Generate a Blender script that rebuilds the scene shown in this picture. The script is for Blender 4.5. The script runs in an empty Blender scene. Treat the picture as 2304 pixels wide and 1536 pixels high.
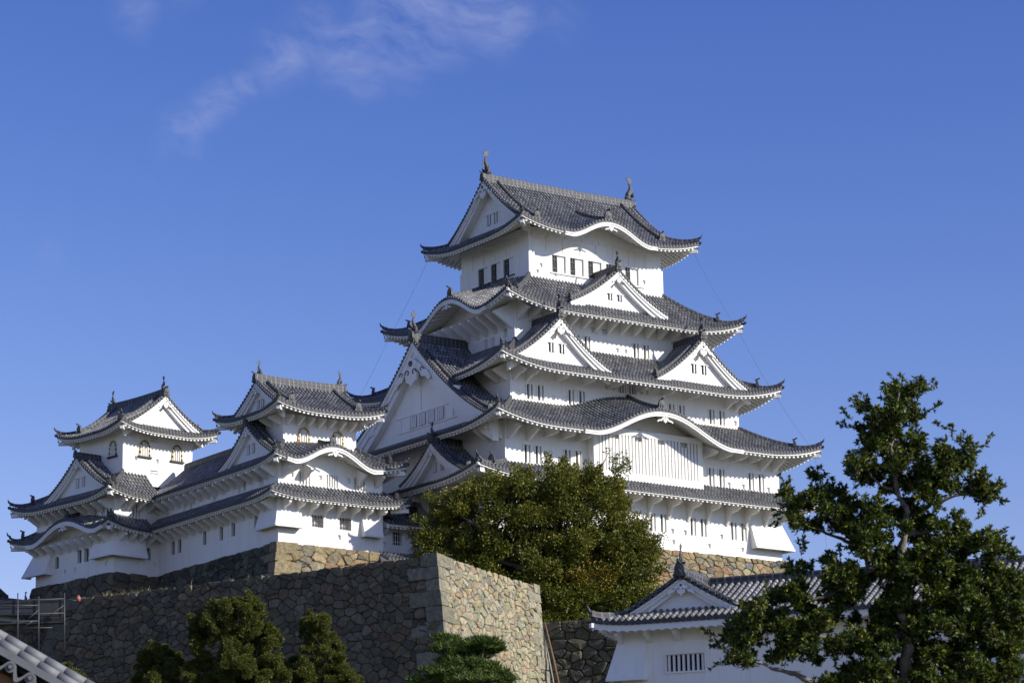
import bpy, math, random
import numpy as np
from mathutils import Vector, Matrix
random.seed(7); RNG = np.random.default_rng(7)
SC = bpy.context.scene
R = math.radians

# ---------------------------------------------------------------- camera, sky, sun, exposure
cam_d = bpy.data.cameras.new('camera'); cam = bpy.data.objects.new('camera', cam_d)
SC.collection.objects.link(cam); SC.camera = cam
CAM = Vector((-125.709, -175.275, 1.7))
AZ = R(58.95)                              # the keep's X axis lies 58.95 deg right of the view axis
VW = Vector((math.cos(AZ), math.sin(AZ), 0)); RT = Vector((math.sin(AZ), -math.cos(AZ), 0))
PITCH = R(13.68)
fwd = VW*math.cos(PITCH) + Vector((0, 0, 1))*math.sin(PITCH)
cam.location = CAM
cam.rotation_euler = fwd.to_track_quat('-Z', 'Y').to_euler()
cam_d.sensor_width = 36; cam_d.lens = 98.34; cam_d.shift_x = 0.2222
cam_d.clip_start = 0.5; cam_d.clip_end = 9000
cam_d.dof.use_dof = True; cam_d.dof.focus_distance = 215; cam_d.dof.aperture_fstop = 5.0

SUN_AZ = R(33); SUN_EL = R(27.5)           # 33 deg east of the keep's south
S2S = Vector((math.sin(SUN_AZ)*math.cos(SUN_EL), -math.cos(SUN_AZ)*math.cos(SUN_EL), math.sin(SUN_EL)))
sd = bpy.data.lights.new('sun', 'SUN'); sd.energy = 4.6; sd.angle = R(0.5); sd.color = (1.0, 0.945, 0.86)
sun = bpy.data.objects.new('sun', sd); SC.collection.objects.link(sun)
sun.rotation_euler = (-S2S).to_track_quat('-Z', 'Y').to_euler()

W = bpy.data.worlds.new('World'); SC.world = W; W.use_nodes = True
nt = W.node_tree; nt.nodes.clear()
def N(t, **k):
    n = nt.nodes.new(t)
    for a, b in k.items(): setattr(n, a, b)
    return n
sky = N('ShaderNodeTexSky', sky_type='NISHITA', sun_disc=False, sun_elevation=SUN_EL,
        sun_rotation=math.pi-SUN_AZ, altitude=60, air_density=1.0, dust_density=1.0, ozone_density=1.5)
bg = N('ShaderNodeBackground'); bg.inputs['Strength'].default_value = 0.075
out = N('ShaderNodeOutputWorld')
# thin cirrus: a feature of the sky itself, laid out by world direction
tc = N('ShaderNodeTexCoord'); mp = N('ShaderNodeMapping')
nt.links.new(tc.outputs['Generated'], mp.inputs['Vector'])
def dirv(px, py):
    f = 6294.0
    d = fwd*f + RT*(px-640) - (-VW*math.sin(PITCH)+Vector((0,0,1))*math.cos(PITCH))*(py-768)
    return d.normalized()
def blob(px, py, rad, soft):
    c = dirv(px, py)
    dp = N('ShaderNodeVectorMath', operation='DISTANCE'); dp.inputs[1].default_value = c
    nt.links.new(warp.outputs[0], dp.inputs[0])
    m = N('ShaderNodeMapRange'); m.interpolation_type = 'SMOOTHSTEP'
    m.inputs['From Min'].default_value = rad; m.inputs['From Max'].default_value = rad*soft
    m.inputs['To Min'].default_value = 1; m.inputs['To Max'].default_value = 0
    nt.links.new(dp.outputs['Value'], m.inputs['Value']); return m.outputs[0]
nrm = N('ShaderNodeVectorMath', operation='NORMALIZE'); nt.links.new(tc.outputs['Generated'], nrm.inputs[0])
wn = N('ShaderNodeTexNoise'); wn.inputs['Scale'].default_value = 22; wn.inputs['Detail'].default_value = 4
nt.links.new(nrm.outputs[0], wn.inputs['Vector'])
wsub = N('ShaderNodeVectorMath', operation='SUBTRACT'); wsub.inputs[1].default_value = (.5,.5,.5)
nt.links.new(wn.outputs['Color'], wsub.inputs[0])
wsc = N('ShaderNodeVectorMath', operation='SCALE'); wsc.inputs['Scale'].default_value = 0.034
nt.links.new(wsub.outputs[0], wsc.inputs[0])
warp = N('ShaderNodeVectorMath', operation='ADD'); nt.links.new(nrm.outputs[0], warp.inputs[0]); nt.links.new(wsc.outputs[0], warp.inputs[1])
acc = None
for (px, py, rad, amt) in ((960, 20, .016, 1.0), (1090, 15, .013, 1.0), (860, 80, .015, .8), (760, 110, .012, .75), (700, 60, .012, .7),
                           (610, 125, .009, .8), (800, 160, .008, .6), (545, 190, .006, .6), (490, 240, .008, .85), (430, 290, .008, .8), (390, 315, .007, .5),
                           (290, 30, .010, .5), (1210, 40, .010, .25), (340, 400, .006, .3), (130, 590, .006, .2), (400, 20, .008, .3)):
    b = blob(px, py, rad*.25, 6.5)
    mu = N('ShaderNodeMath', operation='MULTIPLY'); mu.inputs[1].default_value = amt; nt.links.new(b, mu.inputs[0])
    if acc is None: acc = mu.outputs[0]
    else:
        ad = N('ShaderNodeMath', operation='MAXIMUM'); nt.links.new(acc, ad.inputs[0]); nt.links.new(mu.outputs[0], ad.inputs[1]); acc = ad.outputs[0]
rotm = N('ShaderNodeMapping'); rotm.inputs['Rotation'].default_value = (0.3, 0.5, -.35); rotm.inputs['Scale'].default_value = (26, 60, 90)
nt.links.new(warp.outputs[0], rotm.inputs['Vector'])
n2 = N('ShaderNodeTexNoise'); n2.inputs['Scale'].default_value = 1.6; n2.inputs['Detail'].default_value = 9; n2.inputs['Roughness'].default_value = .58
nt.links.new(rotm.outputs[0], n2.inputs['Vector'])
mr = N('ShaderNodeMapRange'); mr.inputs['From Min'].default_value = .27; mr.inputs['From Max'].default_value = .78
nt.links.new(n2.outputs['Fac'], mr.inputs['Value'])
cm = N('ShaderNodeMath', operation='MULTIPLY'); nt.links.new(acc, cm.inputs[0]); nt.links.new(mr.outputs[0], cm.inputs[1])
cs = N('ShaderNodeMath', operation='MULTIPLY'); cs.inputs[1].default_value = .47; nt.links.new(cm.outputs[0], cs.inputs[0])
cmix = N('ShaderNodeMix', data_type='RGBA'); cmix.inputs['B'].default_value = (5.2, 5.6, 8.2, 1)
sep = N('ShaderNodeSeparateColor'); nt.links.new(sky.outputs['Color'], sep.inputs[0]); comb = N('ShaderNodeCombineColor')
for i, (ref, tgt, g) in enumerate(((1.918, 1.74, 2.1), (2.993, 3.10, 1.75), (4.43, 7.5, 1.25))):   # deeper, bluer sky at the top as the film renders it
    d_ = N('ShaderNodeMath', operation='DIVIDE'); d_.inputs[1].default_value = ref; nt.links.new(sep.outputs[i], d_.inputs[0])
    c_ = N('ShaderNodeMath', operation='MINIMUM'); c_.inputs[1].default_value = 1.9; nt.links.new(d_.outputs[0], c_.inputs[0])
    p_ = N('ShaderNodeMath', operation='POWER'); p_.inputs[1].default_value = g; nt.links.new(c_.outputs[0], p_.inputs[0])
    m_ = N('ShaderNodeMath', operation='MULTIPLY'); m_.inputs[1].default_value = tgt; nt.links.new(p_.outputs[0], m_.inputs[0]); nt.links.new(m_.outputs[0], comb.inputs[i])
nt.links.new(cs.outputs[0], cmix.inputs['Factor']); nt.links.new(comb.outputs[0], cmix.inputs['A'])
nt.links.new(cmix.outputs['Result'], bg.inputs['Color']); nt.links.new(bg.outputs[0], out.inputs['Surface'])
SC.view_settings.view_transform = 'Standard'; SC.view_settings.look = 'None'
SC.view_settings.exposure = 0.34; SC.view_settings.gamma = 1

# ---------------------------------------------------------------- materials
def mat(name, build):
    m = bpy.data.materials.new(name); m.use_nodes = True
    t = m.node_tree; b = t.nodes['Principled BSDF']; build(t, b); return m
def tn(t, ty, ins=None, **k):
    n = t.nodes.new(ty)
    for a, v in k.items(): setattr(n, a, v)
    for a, v in (ins or {}).items():
        if isinstance(v, bpy.types.NodeSocket): t.links.new(v, n.inputs[a])
        else: n.inputs[a].default_value = v
    return n
def mth(t, op, a, b=None):
    n = t.nodes.new('ShaderNodeMath'); n.operation = op
    for i, v in enumerate((a, b)):
        if v is None: continue
        if isinstance(v, bpy.types.NodeSocket): t.links.new(v, n.inputs[i])
        else: n.inputs[i].default_value = v
    return n.outputs[0]
def mixc(t, f, a, b):
    n = t.nodes.new('ShaderNodeMix'); n.data_type = 'RGBA'
    for k, v in (('Factor', f), ('A', a), ('B', b)):
        if isinstance(v, bpy.types.NodeSocket): t.links.new(v, n.inputs[k])
        else: n.inputs[k].default_value = v
    return n.outputs['Result']
def noise(t, scale, det=4, rough=.55, vec=None):
    n = tn(t, 'ShaderNodeTexNoise', {'Scale': scale, 'Detail': det, 'Roughness': rough})
    if vec is None: vec = tn(t, 'ShaderNodeTexCoord').outputs['Object']
    t.links.new(vec, n.inputs['Vector']); return n.outputs['Fac']
def ramp(t, f, lo, hi):
    n = tn(t, 'ShaderNodeMapRange', {'Value': f, 'From Min': lo, 'From Max': hi}); return n.outputs[0]
def bump(t, b, h, dist, st=.5):
    n = tn(t, 'ShaderNodeBump', {'Height': h, 'Distance': dist, 'Strength': st}); t.links.new(n.outputs[0], b.inputs['Normal'])

def m_plaster(t, b):
    tc = tn(t, 'ShaderNodeTexCoord').outputs['Object']
    mp = tn(t, 'ShaderNodeMapping', {'Vector': tc, 'Scale': (1.6, 1.6, .22)}).outputs[0]
    mp2 = tn(t, 'ShaderNodeMapping', {'Vector': tc, 'Scale': (5, 5, .35)}).outputs[0]
    st = ramp(t, noise(t, 1.0, 7, .65, mp), .50, .80); sk = ramp(t, noise(t, 1.0, 6, .6, mp2), .56, .80)
    bl = ramp(t, noise(t, .30, 5, .65, tc), .42, .75)
    c = mixc(t, mth(t, 'MULTIPLY', st, .36), (.85, .83, .79, 1), (.58, .56, .51, 1))
    c = mixc(t, mth(t, 'MULTIPLY', sk, .38), c, (.50, .49, .46, 1))
    c = mixc(t, mth(t, 'MULTIPLY', bl, .26), c, (.66, .65, .62, 1))
    t.links.new(c, b.inputs['Base Color']); b.inputs['Roughness'].default_value = .85
    bump(t, b, mth(t, 'ADD', noise(t, 6, 4, .6, tc), noise(t, 1.2, 3, .5, tc)), .04, .35)
def m_trim(t, b):
    c = mixc(t, mth(t, 'MULTIPLY', ramp(t, noise(t, 1.4, 5), .5, .8), .35), (.80, .785, .75, 1), (.60, .575, .52, 1))
    t.links.new(c, b.inputs['Base Color']); b.inputs['Roughness'].default_value = .85
def m_tile(t, b):
    uv = tn(t, 'ShaderNodeUVMap').outputs[0]
    s = tn(t, 'ShaderNodeSeparateXYZ', {'Vector': uv})
    u, v = s.outputs[0], s.outputs[1]
    fr = mth(t, 'FRACT', u)
    cu = mth(t, 'ABSOLUTE', mth(t, 'SUBTRACT', fr, .5))
    oncyl = mth(t, 'LESS_THAN', cu, .3)
    fv = mth(t, 'FRACT', mth(t, 'DIVIDE', v, .36))
    band = mth(t, 'MULTIPLY', mth(t, 'LESS_THAN', fv, .36), oncyl)
    rim = mth(t, 'MULTIPLY', mth(t, 'GREATER_THAN', cu, .265), mth(t, 'LESS_THAN', cu, .36))
    wh = mth(t, 'MAXIMUM', mth(t, 'MULTIPLY', band, .92), mth(t, 'MULTIPLY', rim, .55))
    cell = tn(t, 'ShaderNodeCombineXYZ', {'X': mth(t, 'FLOOR', u), 'Y': mth(t, 'FLOOR', mth(t, 'DIVIDE', v, .36))}).outputs[0]
    wnz = tn(t, 'ShaderNodeTexWhiteNoise', {'Vector': cell}).outputs['Value']
    n = noise(t, .8, 6, .6); n3 = noise(t, 4.5, 5, .6)
    dark = mixc(t, wnz, (.042, .044, .050, 1), (.135, .136, .136, 1))
    dark = mixc(t, mth(t, 'MULTIPLY', ramp(t, n, .48, .75), .45), dark, (.13, .122, .10, 1))
    wc = mixc(t, wnz, (.30, .295, .28, 1), (.55, .54, .51, 1))
    c = mixc(t, mth(t, 'MULTIPLY', wh, mth(t, 'MULTIPLY', ramp(t, n, .80, .36), ramp(t, n3, .25, .60))), dark, wc)
    t.links.new(c, b.inputs['Base Color']); b.inputs['Roughness'].default_value = .62
def m_tend(t, b):
    c = mixc(t, ramp(t, noise(t, 9, 3), .35, .7), (.022, .024, .030, 1), (.12, .118, .112, 1))
    t.links.new(c, b.inputs['Base Color']); b.inputs['Roughness'].default_value = .6
def m_ridge(t, b):
    uv = tn(t, 'ShaderNodeUVMap').outputs[0]
    s = tn(t, 'ShaderNodeSeparateXYZ', {'Vector': uv}); u, v = s.outputs[0], s.outputs[1]
    ln = mth(t, 'LESS_THAN', mth(t, 'FRACT', mth(t, 'DIVIDE', v, .17)), .3)
    tk = mth(t, 'LESS_THAN', mth(t, 'FRACT', mth(t, 'DIVIDE', u, .42)), .22)
    w = mth(t, 'MAXIMUM', mth(t, 'MULTIPLY', ln, .16), mth(t, 'MULTIPLY', tk, .34))
    n = noise(t, 2.5, 4)
    c = mixc(t, mth(t, 'MULTIPLY', w, ramp(t, n, .75, .4)), (.032, .034, .040, 1), (.42, .41, .39, 1))
    t.links.new(c, b.inputs['Base Color']); b.inputs['Roughness'].default_value = .65
def m_orn(t, b):
    c = mixc(t, ramp(t, noise(t, 5, 4), .35, .7), (.028, .030, .036, 1), (.10, .098, .09, 1))
    t.links.new(c, b.inputs['Base Color']); b.inputs['Roughness'].default_value = .6
def plain(col, rough=.7, metal=0):
    def f(t, b):
        n = noise(t, 4, 4); lo = tuple(x*.62 for x in col)+(1,); hi = tuple(min(1, x*1.28) for x in col)+(1,)
        t.links.new(mixc(t, n, lo, hi), b.inputs['Base Color']); b.inputs['Roughness'].default_value = rough; b.inputs['Metallic'].default_value = metal
    return f
def m_stone(t, b):
    a = tn(t, 'ShaderNodeAttribute', attribute_name='col').outputs['Color']
    n = noise(t, 3.0, 10, .72); n2 = noise(t, .45, 5, .6); n3 = noise(t, 11, 6, .7)
    c = mixc(t, ramp(t, n, .36, .62), mixc(t, .55, a, (.03, .028, .022, 1)), a)
    c = mixc(t, mth(t, 'MULTIPLY', ramp(t, n3, .55, .72), .35), c, (.40, .385, .33, 1)) if False else c
    c = mixc(t, mth(t, 'MULTIPLY', ramp(t, n2, .5, .75), .30), c, mixc(t, .5, a, (.08, .095, .045, 1)))
    t.links.new(c, b.inputs['Base Color']); b.inputs['Roughness'].default_value = .92; b.inputs['Specular IOR Level'].default_value = .2
    bump(t, b, mth(t, 'ADD', n, mth(t, 'MULTIPLY', n3, .4)), .22, 1.0)
def m_leaf(t, b):
    a = tn(t, 'ShaderNodeAttribute', attribute_name='col').outputs['Color']
    t.links.new(a, b.inputs['Base Color']); b.inputs['Roughness'].default_value = .48; b.inputs['Specular IOR Level'].default_value = .32
    tr = tn(t, 'ShaderNodeBsdfTranslucent', {'Color': mixc(t, .5, a, (.10, .12, .01, 1))})
    mx = tn(t, 'ShaderNodeMixShader', {'Fac': .22, 1: b.outputs[0], 2: tr.outputs[0]})
    t.links.new(mx.outputs[0], t.nodes['Material Output'].inputs['Surface'])
def m_bark(t, b):
    n = noise(t, 7, 6, .7)
    t.links.new(mixc(t, ramp(t, n, .3, .7), (.07, .06, .045, 1), (.27, .235, .185, 1)), b.inputs['Base Color'])
    b.inputs['Roughness'].default_value = .9; bump(t, b, n, .03, .6)
def m_ground(t, b):
    n = noise(t, .15, 6, .6); n2 = noise(t, 2, 5)
    c = mixc(t, ramp(t, n, .4, .65), (.045, .055, .022, 1), (.11, .095, .06, 1))
    t.links.new(mixc(t, mth(t, 'MULTIPLY', n2, .4), c, (.06, .05, .03, 1)), b.inputs['Base Color']); b.inputs['Roughness'].default_value = 1
M = {n: mat(n, f) for n, f in dict(plaster=m_plaster, white_trim=m_trim, roof_tile=m_tile, tile_end=m_tend, ridge_tile=m_ridge, ornament=m_orn,
     dark_opening=plain((.012, .012, .014), .9), black_wood=plain((.02, .02, .022), .6), gold=plain((.62, .45, .12), .5), brown_wood=plain((.26, .13, .05), .7),
     stone=m_stone, leaf=m_leaf, bark=m_bark, ground=m_ground, pale_board=plain((.60, .58, .54), .8), steel=plain((.085, .087, .092), .5, .3),
     net=plain((.035, .037, .042), .9), wire=plain((.05, .05, .06), .6), straw=plain((.38, .30, .14), .9), red_plastic=plain((.35, .12, .09), .5),
     grey_tile=plain((.155, .158, .165), .65), ochre_wall=plain((.20, .11, .045), .9), pole_wood=plain((.15, .09, .05), .8), grey_pole=plain((.28,.27,.26),.7)).items()}

# ---------------------------------------------------------------- mesh helpers
class MB:
    def __init__(s): s.V = []; s.F = []; s.Mi = []; s.UV = []; s.C = []; s.S = []; s.mats = []; s.n = 0
    def mi(s, m):
        if m not in s.mats: s.mats.append(m)
        return s.mats.index(m)
    def add(s, vs, fs, m, uvs=None, col=None, smooth=False):
        k = s.mi(m); o = s.n
        s.V.extend([tuple(v) for v in vs]); s.n += len(vs)
        for i, f in enumerate(fs):
            s.F.append(tuple(o+j for j in f)); s.Mi.append(k); s.S.append(smooth)
            s.UV.append(uvs[i] if uvs is not None else [(0, 0)]*len(f)); s.C.append(col or (1, 1, 1))
    def box(s, lo, hi, m):
        (a, b, c), (d, e, f) = lo, hi
        s.add([(a,b,c),(d,b,c),(d,e,c),(a,e,c),(a,b,f),(d,b,f),(d,e,f),(a,e,f)], BOXF, m)
    def obox(s, o, ax, ay, az, m):            # corner o and three edge vectors
        o, ax, ay, az = map(Vector, (o, ax, ay, az))
        s.add([o, o+ax, o+ax+ay, o+ay, o+az, o+ax+az, o+ax+ay+az, o+ay+az], BOXF, m)
    def prism(s, pts, ext, m):                # closed outline pts extruded by ext
        n = len(pts); e = Vector(ext); P = [Vector(p) for p in pts]
        s.add(P+[p+e for p in P], [tuple(range(n)), tuple(range(2*n-1, n-1, -1))]+[(i, (i+1) % n, n+(i+1) % n, n+i) for i in range(n)], m)
    def tube(s, pts, rads, m, seg=8, col=None, smooth=True, cap=True):
        P = [Vector(p) for p in pts]; n = len(P); vs = []
        for i, p in enumerate(P):
            d = (P[min(i+1, n-1)]-P[max(i-1, 0)]); d.normalize()
            ref = Vector((0, 0, 1)) if abs(d.z) < .9 else Vector((1, 0, 0))
            x = d.cross(ref).normalized(); y = d.cross(x)
            for k in range(seg):
                a = 2*math.pi*k/seg; vs.append(p+(x*math.cos(a)+y*math.sin(a))*rads[i])
        fs = [(i*seg+k, i*seg+(k+1) % seg, (i+1)*seg+(k+1) % seg, (i+1)*seg+k) for i in range(n-1) for k in range(seg)]
        if cap: fs += [tuple(range(seg-1, -1, -1)), tuple((n-1)*seg+k for k in range(seg))]
        s.add(vs, fs, m, col=col, smooth=smooth)
    def build(s, name, parent=None, loc=(0, 0, 0), rz=0):
        me = bpy.data.meshes.new(name); me.from_pydata(s.V, [], s.F); me.update()
        for m in s.mats: me.materials.append(M[m])
        me.polygons.foreach_set('material_index', s.Mi); me.polygons.foreach_set('use_smooth', s.S)
        uv = me.uv_layers.new(name='UVMap'); flat = [c for f in s.UV for p in f for c in p]; uv.data.foreach_set('uv', flat)
        if any(c != (1, 1, 1) for c in s.C):
            ca = me.color_attributes.new('col', 'FLOAT_COLOR', 'CORNER')
            ca.data.foreach_set('color', [x for f, c in zip(s.F, s.C) for _ in f for x in (*c, 1)])
        return link(name, me, parent, loc, rz)
BOXF = [(0,3,2,1),(4,5,6,7),(0,1,5,4),(1,2,6,5),(2,3,7,6),(3,0,4,7)]
def link(name, me, parent=None, loc=(0, 0, 0), rz=0):
    o = bpy.data.objects.new(name, me); SC.collection.objects.link(o)
    o.location = loc; o.rotation_euler = (0, 0, rz)
    if parent is not None: o.parent = parent
    return o
def thing(name, label, cat, loc=(0, 0, 0), rz=0, group=None):
    o = link(name, None, None, loc, rz); return tag(o, label, cat, group)
def tag(o, label, cat, group=None, kind=None):
    if label: o['label'] = label
    if cat: o['category'] = cat
    if group: o['group'] = group
    if kind: o['kind'] = kind
    return o
def lerp(a, b, t): return a+(b-a)*t

# ---------------------------------------------------------------- walls, windows, brackets
SIDES = {'S': ((1, 0), (0, 1), 0), 'W': ((0, -1), (1, 0), -math.pi/2), 'N': ((-1, 0), (0, -1), math.pi), 'E': ((0, 1), (-1, 0), math.pi/2)}
def side_frame(rect, s):                      # left corner seen from outside, along, inward, length
    x0, x1, y0, y1 = rect
    a, n, rz = SIDES[s]
    o = {'S': (x0, y0), 'W': (x0, y1), 'N': (x1, y1), 'E': (x1, y0)}[s]
    L = (x1-x0) if s in 'SN' else (y1-y0)
    return Vector((*o, 0)), Vector((*a, 0)), Vector((*n, 0)), L, rz
def wall(parent, rect, z0, z1, holes=None, flare=0.0, name='wall', th=.0):
    mb = MB()
    for s in 'SWNE':
        o, a, n, L, rz = side_frame(rect, s)
        hs = (holes or {}).get(s, [])
        us = sorted({0, L, *[h[0] for h in hs], *[h[1] for h in hs]}); zs = sorted({z0, z1, *[h[2] for h in hs], *[h[3] for h in hs]})
        for i in range(len(us)-1):
            for j in range(len(zs)-1):
                uc, zc = (us[i]+us[i+1])/2, (zs[j]+zs[j+1])/2
                if any(h[0] < uc < h[1] and h[2] < zc < h[3] for h in hs): continue
                q = [o+a*us[i]+Vector((0,0,zs[j])), o+a*us[i+1]+Vector((0,0,zs[j])), o+a*us[i+1]+Vector((0,0,zs[j+1])), o+a*us[i]+Vector((0,0,zs[j+1]))]
                mb.add(q, [(0, 1, 2, 3)], 'plaster')
    x0, x1, y0, y1 = rect
    mb.add([(x0,y0,z1),(x1,y0,z1),(x1,y1,z1),(x0,y1,z1)], [(0,1,2,3)], 'plaster')
    return mb.build(name, parent)
WCACHE = {}
def window(parent, rect, s, u0, u1, z0, z1, style='bars', depth=.3, name='window'):
    key = (round(u1-u0, 3), round(z1-z0, 3), style, depth)
    o, a, n, L, rz = side_frame(rect, s)
    if key not in WCACHE:
        w, h = u1-u0, z1-z0; mb = MB(); d = depth
        mb.add([(0,0,0),(0,d,0),(0,d,h),(0,0,h)], [(0,1,2,3)], 'plaster'); mb.add([(w,0,0),(w,d,0),(w,d,h),(w,0,h)], [(3,2,1,0)], 'plaster')
        mb.add([(0,0,0),(w,0,0),(w,d,0),(0,d,0)], [(0,1,2,3)], 'plaster'); mb.add([(0,0,h),(w,0,h),(w,d,h),(0,d,h)], [(3,2,1,0)], 'plaster')
        back = {'palebars': 'pale_board', 'bars': 'dark_opening', 'grille': 'dark_opening', 'iron': 'dark_opening', 'slat': 'dark_opening', 'shutter': 'white_trim', 'blind': 'white_trim', 'ironpale': 'pale_board', 'dark': 'dark_opening'}[style]
        mb.add([(0,d,0),(w,d,0),(w,d,h),(0,d,h)], [(0,1,2,3)], back)
        if style in ('bars', 'grille', 'palebars'):
            nb = max(2, int(round(w/.36))) if style == 'bars' else max(3, int(round(w/.25)))
            bw = .44*w/nb
            for k in range(nb):
                x = w*(k+.5)/nb-bw/2 - (.03 if style == 'bars' else .05 if style == 'palebars' else 0)
                mb.box((x, .05, .001), (x+bw, .05+min(.14, d*.5), h-.001), 'white_trim')
        if style in ('iron', 'ironpale'):
            for k in range(3 if w < .8 else 4):
                kk = (3 if w < .8 else 4); x = w*(k+.5)/kk; m = 'white_trim' if style == 'iron' else 'black_wood'
                mb.box((x-.022, .08, .001), (x+.022, .12, h-.001), m)
            for zz in (.12, .5, .88) if style == 'ironpale' else (.25, .75):
                mb.box((.001, .07, h*zz-.02), (w-.001, .13, h*zz+.02), m)
        if style == 'slat':
            for zz in (.28, .72): mb.box((.001, .03, h*zz-.09), (w-.001, .12, h*zz+.05), 'white_trim')
        if style == 'shutter':                # dark barred opening on the left, white sliding panel on the right
            ow = w*.43
            mb.box((.001, d-.05, .001), (ow, d-.004, h-.001), 'dark_opening')
            for k in range(3): mb.box((ow*(k+.5)/3-.012, d-.12, .001), (ow*(k+.5)/3+.012, d-.08, h-.001), 'grey_pole')
            for zz in (.25, .75): mb.box((.001, d-.125, h*zz-.012), (ow, d-.075, h*zz+.012), 'grey_pole')
        if style == 'dark':
            mb.box((w*.45, .1, .001), (w*.55, .16, h-.001), 'black_wood')
        o_ = mb.build(name, parent); WCACHE[key] = o_.data
    else: o_ = link(name, WCACHE[key], parent)
    p = o+a*u0; o_.location = (p.x, p.y, z0); o_.rotation_euler = (0, 0, rz); return o_
def bracket(parent, o, a, n, rz, u, z, out, h, style='knee', w=.22, rise=0.0):
    rise = round(rise, 2); key = ('br', out, h, style, w, rise)
    if key not in WCACHE:
        mb = MB()
        if style == 'arm':
            prof = [(0, rise), (out, .0), (out, -.16), (out*.86, -.30), (out*.42, -.38), (0.12, -h), (0, -h)]
        elif style == 'block':
            prof = [(0, rise), (out, 0), (out, -.12), (out*.8, -.26), (0, -.30)]
        else:
            prof = [(0, rise), (out, 0), (out, -.14), (.14, -h), (0, -h)]
        mb.prism([(-w/2, -x, zz) for x, zz in prof], (w, 0, 0), 'white_trim')
        b = mb.build('bracket', parent); WCACHE[key] = b.data
    else: b = link('bracket', WCACHE[key], parent)
    p = o+a*u; b.location = (p.x, p.y, z); b.rotation_euler = (0, 0, rz); return b
# ---------------------------------------------------------------- tiled roofs
TS = .33                                      # tile column spacing
CS = [(-.5, 0), (-.30, .0), (-.26, .07), (-.12, .135), (.12, .135), (.26, .07), (.30, .0), (.5, 0)]   # one column's section
CU = [0.0, .20, .24, .38, .62, .76, .80, 1.0]
def bell(x):
    x = abs(x)
    return 0 if x >= 1 else .5*(1+math.cos(math.pi*x**1.08))
class Side:
    """One slope: o = eave corner (left from outside), a along, n inward, L eave length, wn depth that t=1 means, dmax built depth,
       wl / wr the neighbour slopes' depth (for the hips), full = range of u that runs the whole depth (gable roofs)"""
    def __init__(s, o, a, n, rz, L, wn, dmax, wl, wr, ze, H, k=.3, lift=1.0, Lc=6.5, bumps=(), full=None, ov=2.0, hipl=True, hipr=True):
        s.__dict__.update(locals())
    def dm(s, u):
        if s.full and s.full[0] <= u <= s.full[1]: return s.dmax
        d = s.dmax
        if s.hipl: d = min(d, u*s.wn/s.wl)
        if s.hipr: d = min(d, (s.L-u)*s.wn/s.wr)
        return max(0, d)
    def z(s, u, d):
        t = d/s.wn; z = s.ze+s.H*((1-s.k)*t+s.k*t*t)
        c = 0
        if s.hipl: c += max(0, 1-max(u, 0)/s.Lc)**2.2
        if s.hipr: c += max(0, 1-max(s.L-u, 0)/s.Lc)**2.2
        z += s.lift*min(c, 1.0)*max(0, 1-t)**1.3
        for (bc, hw, hb, rw, tf) in s.bumps:
            f = 1-(1-rw)*min(1, max(0, t)/tf)
            z += hb*bell((u-bc)/hw)*f
        return z
    def p(s, u, d, dz=0): 
        q = s.o+s.a*u+s.n*d; return Vector((q.x, q.y, s.z(u, d)+dz))
def tile_slope(mb, s, ts=None, ends=True, d0=0.0, seglen=.7, umin=None, umax=None):
    ts = ts or TS; k = max(2, int(round(s.L/ts))); w = s.L/k
    for i in range(k):
        uc = (i+.5)*w
        if umin is not None and uc < umin: continue
        if umax is not None and uc > umax: continue
        dmx = s.dm(uc)
        if dmx < d0+.15: continue
        ns = max(2, int((dmx-d0)/seglen)+1); vs = []; 
        ds = [lerp(d0, dmx, j/ns) for j in range(ns+1)]
        for d in ds:
            for (cx, cz) in CS:
                vs.append(s.p(uc+cx*w, d, cz*w/.33))
        fs = []; uvs = []
        for j in range(ns):
            for c in range(7):
                fs.append((j*8+c, j*8+c+1, (j+1)*8+c+1, (j+1)*8+c))
                uvs.append([(i+CU[c], ds[j]), (i+CU[c+1], ds[j]), (i+CU[c+1], ds[j+1]), (i+CU[c], ds[j+1])])
        mb.add(vs, fs, 'roof_tile', uvs)
        if ends:                              # round end tile and drooping pan lip
            c = s.p(uc, d0, .055); r = .125*w/.33; e = -s.n*.03
            A = [c+e+s.a*(r*math.cos(q*math.pi/4+.39))+Vector((0, 0, r*math.sin(q*math.pi/4+.39))) for q in range(8)]
            B = [p+s.n*.12 for p in A]
            mb.add(A+B, [tuple(range(7, -1, -1))]+[(q, (q+1) % 8, 8+(q+1) % 8, 8+q) for q in range(8)], 'tile_end')
            r2 = r*.62; A2 = [c+e*1.35+s.a*(r2*math.cos(q*math.pi/3))+Vector((0, 0, r2*math.sin(q*math.pi/3))) for q in range(6)]
            mb.add(A2, [tuple(range(5, -1, -1))], 'ornament')
            l, rr = s.p(uc-.5*w, d0-.01), s.p(uc+.5*w, d0-.01)
            mb.add([l, rr, rr-Vector((0, 0, .10)), s.p(uc, d0-.012, -.13), l-Vector((0, 0, .10))], [(0, 1, 2, 3, 4)], 'tile_end')
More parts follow.
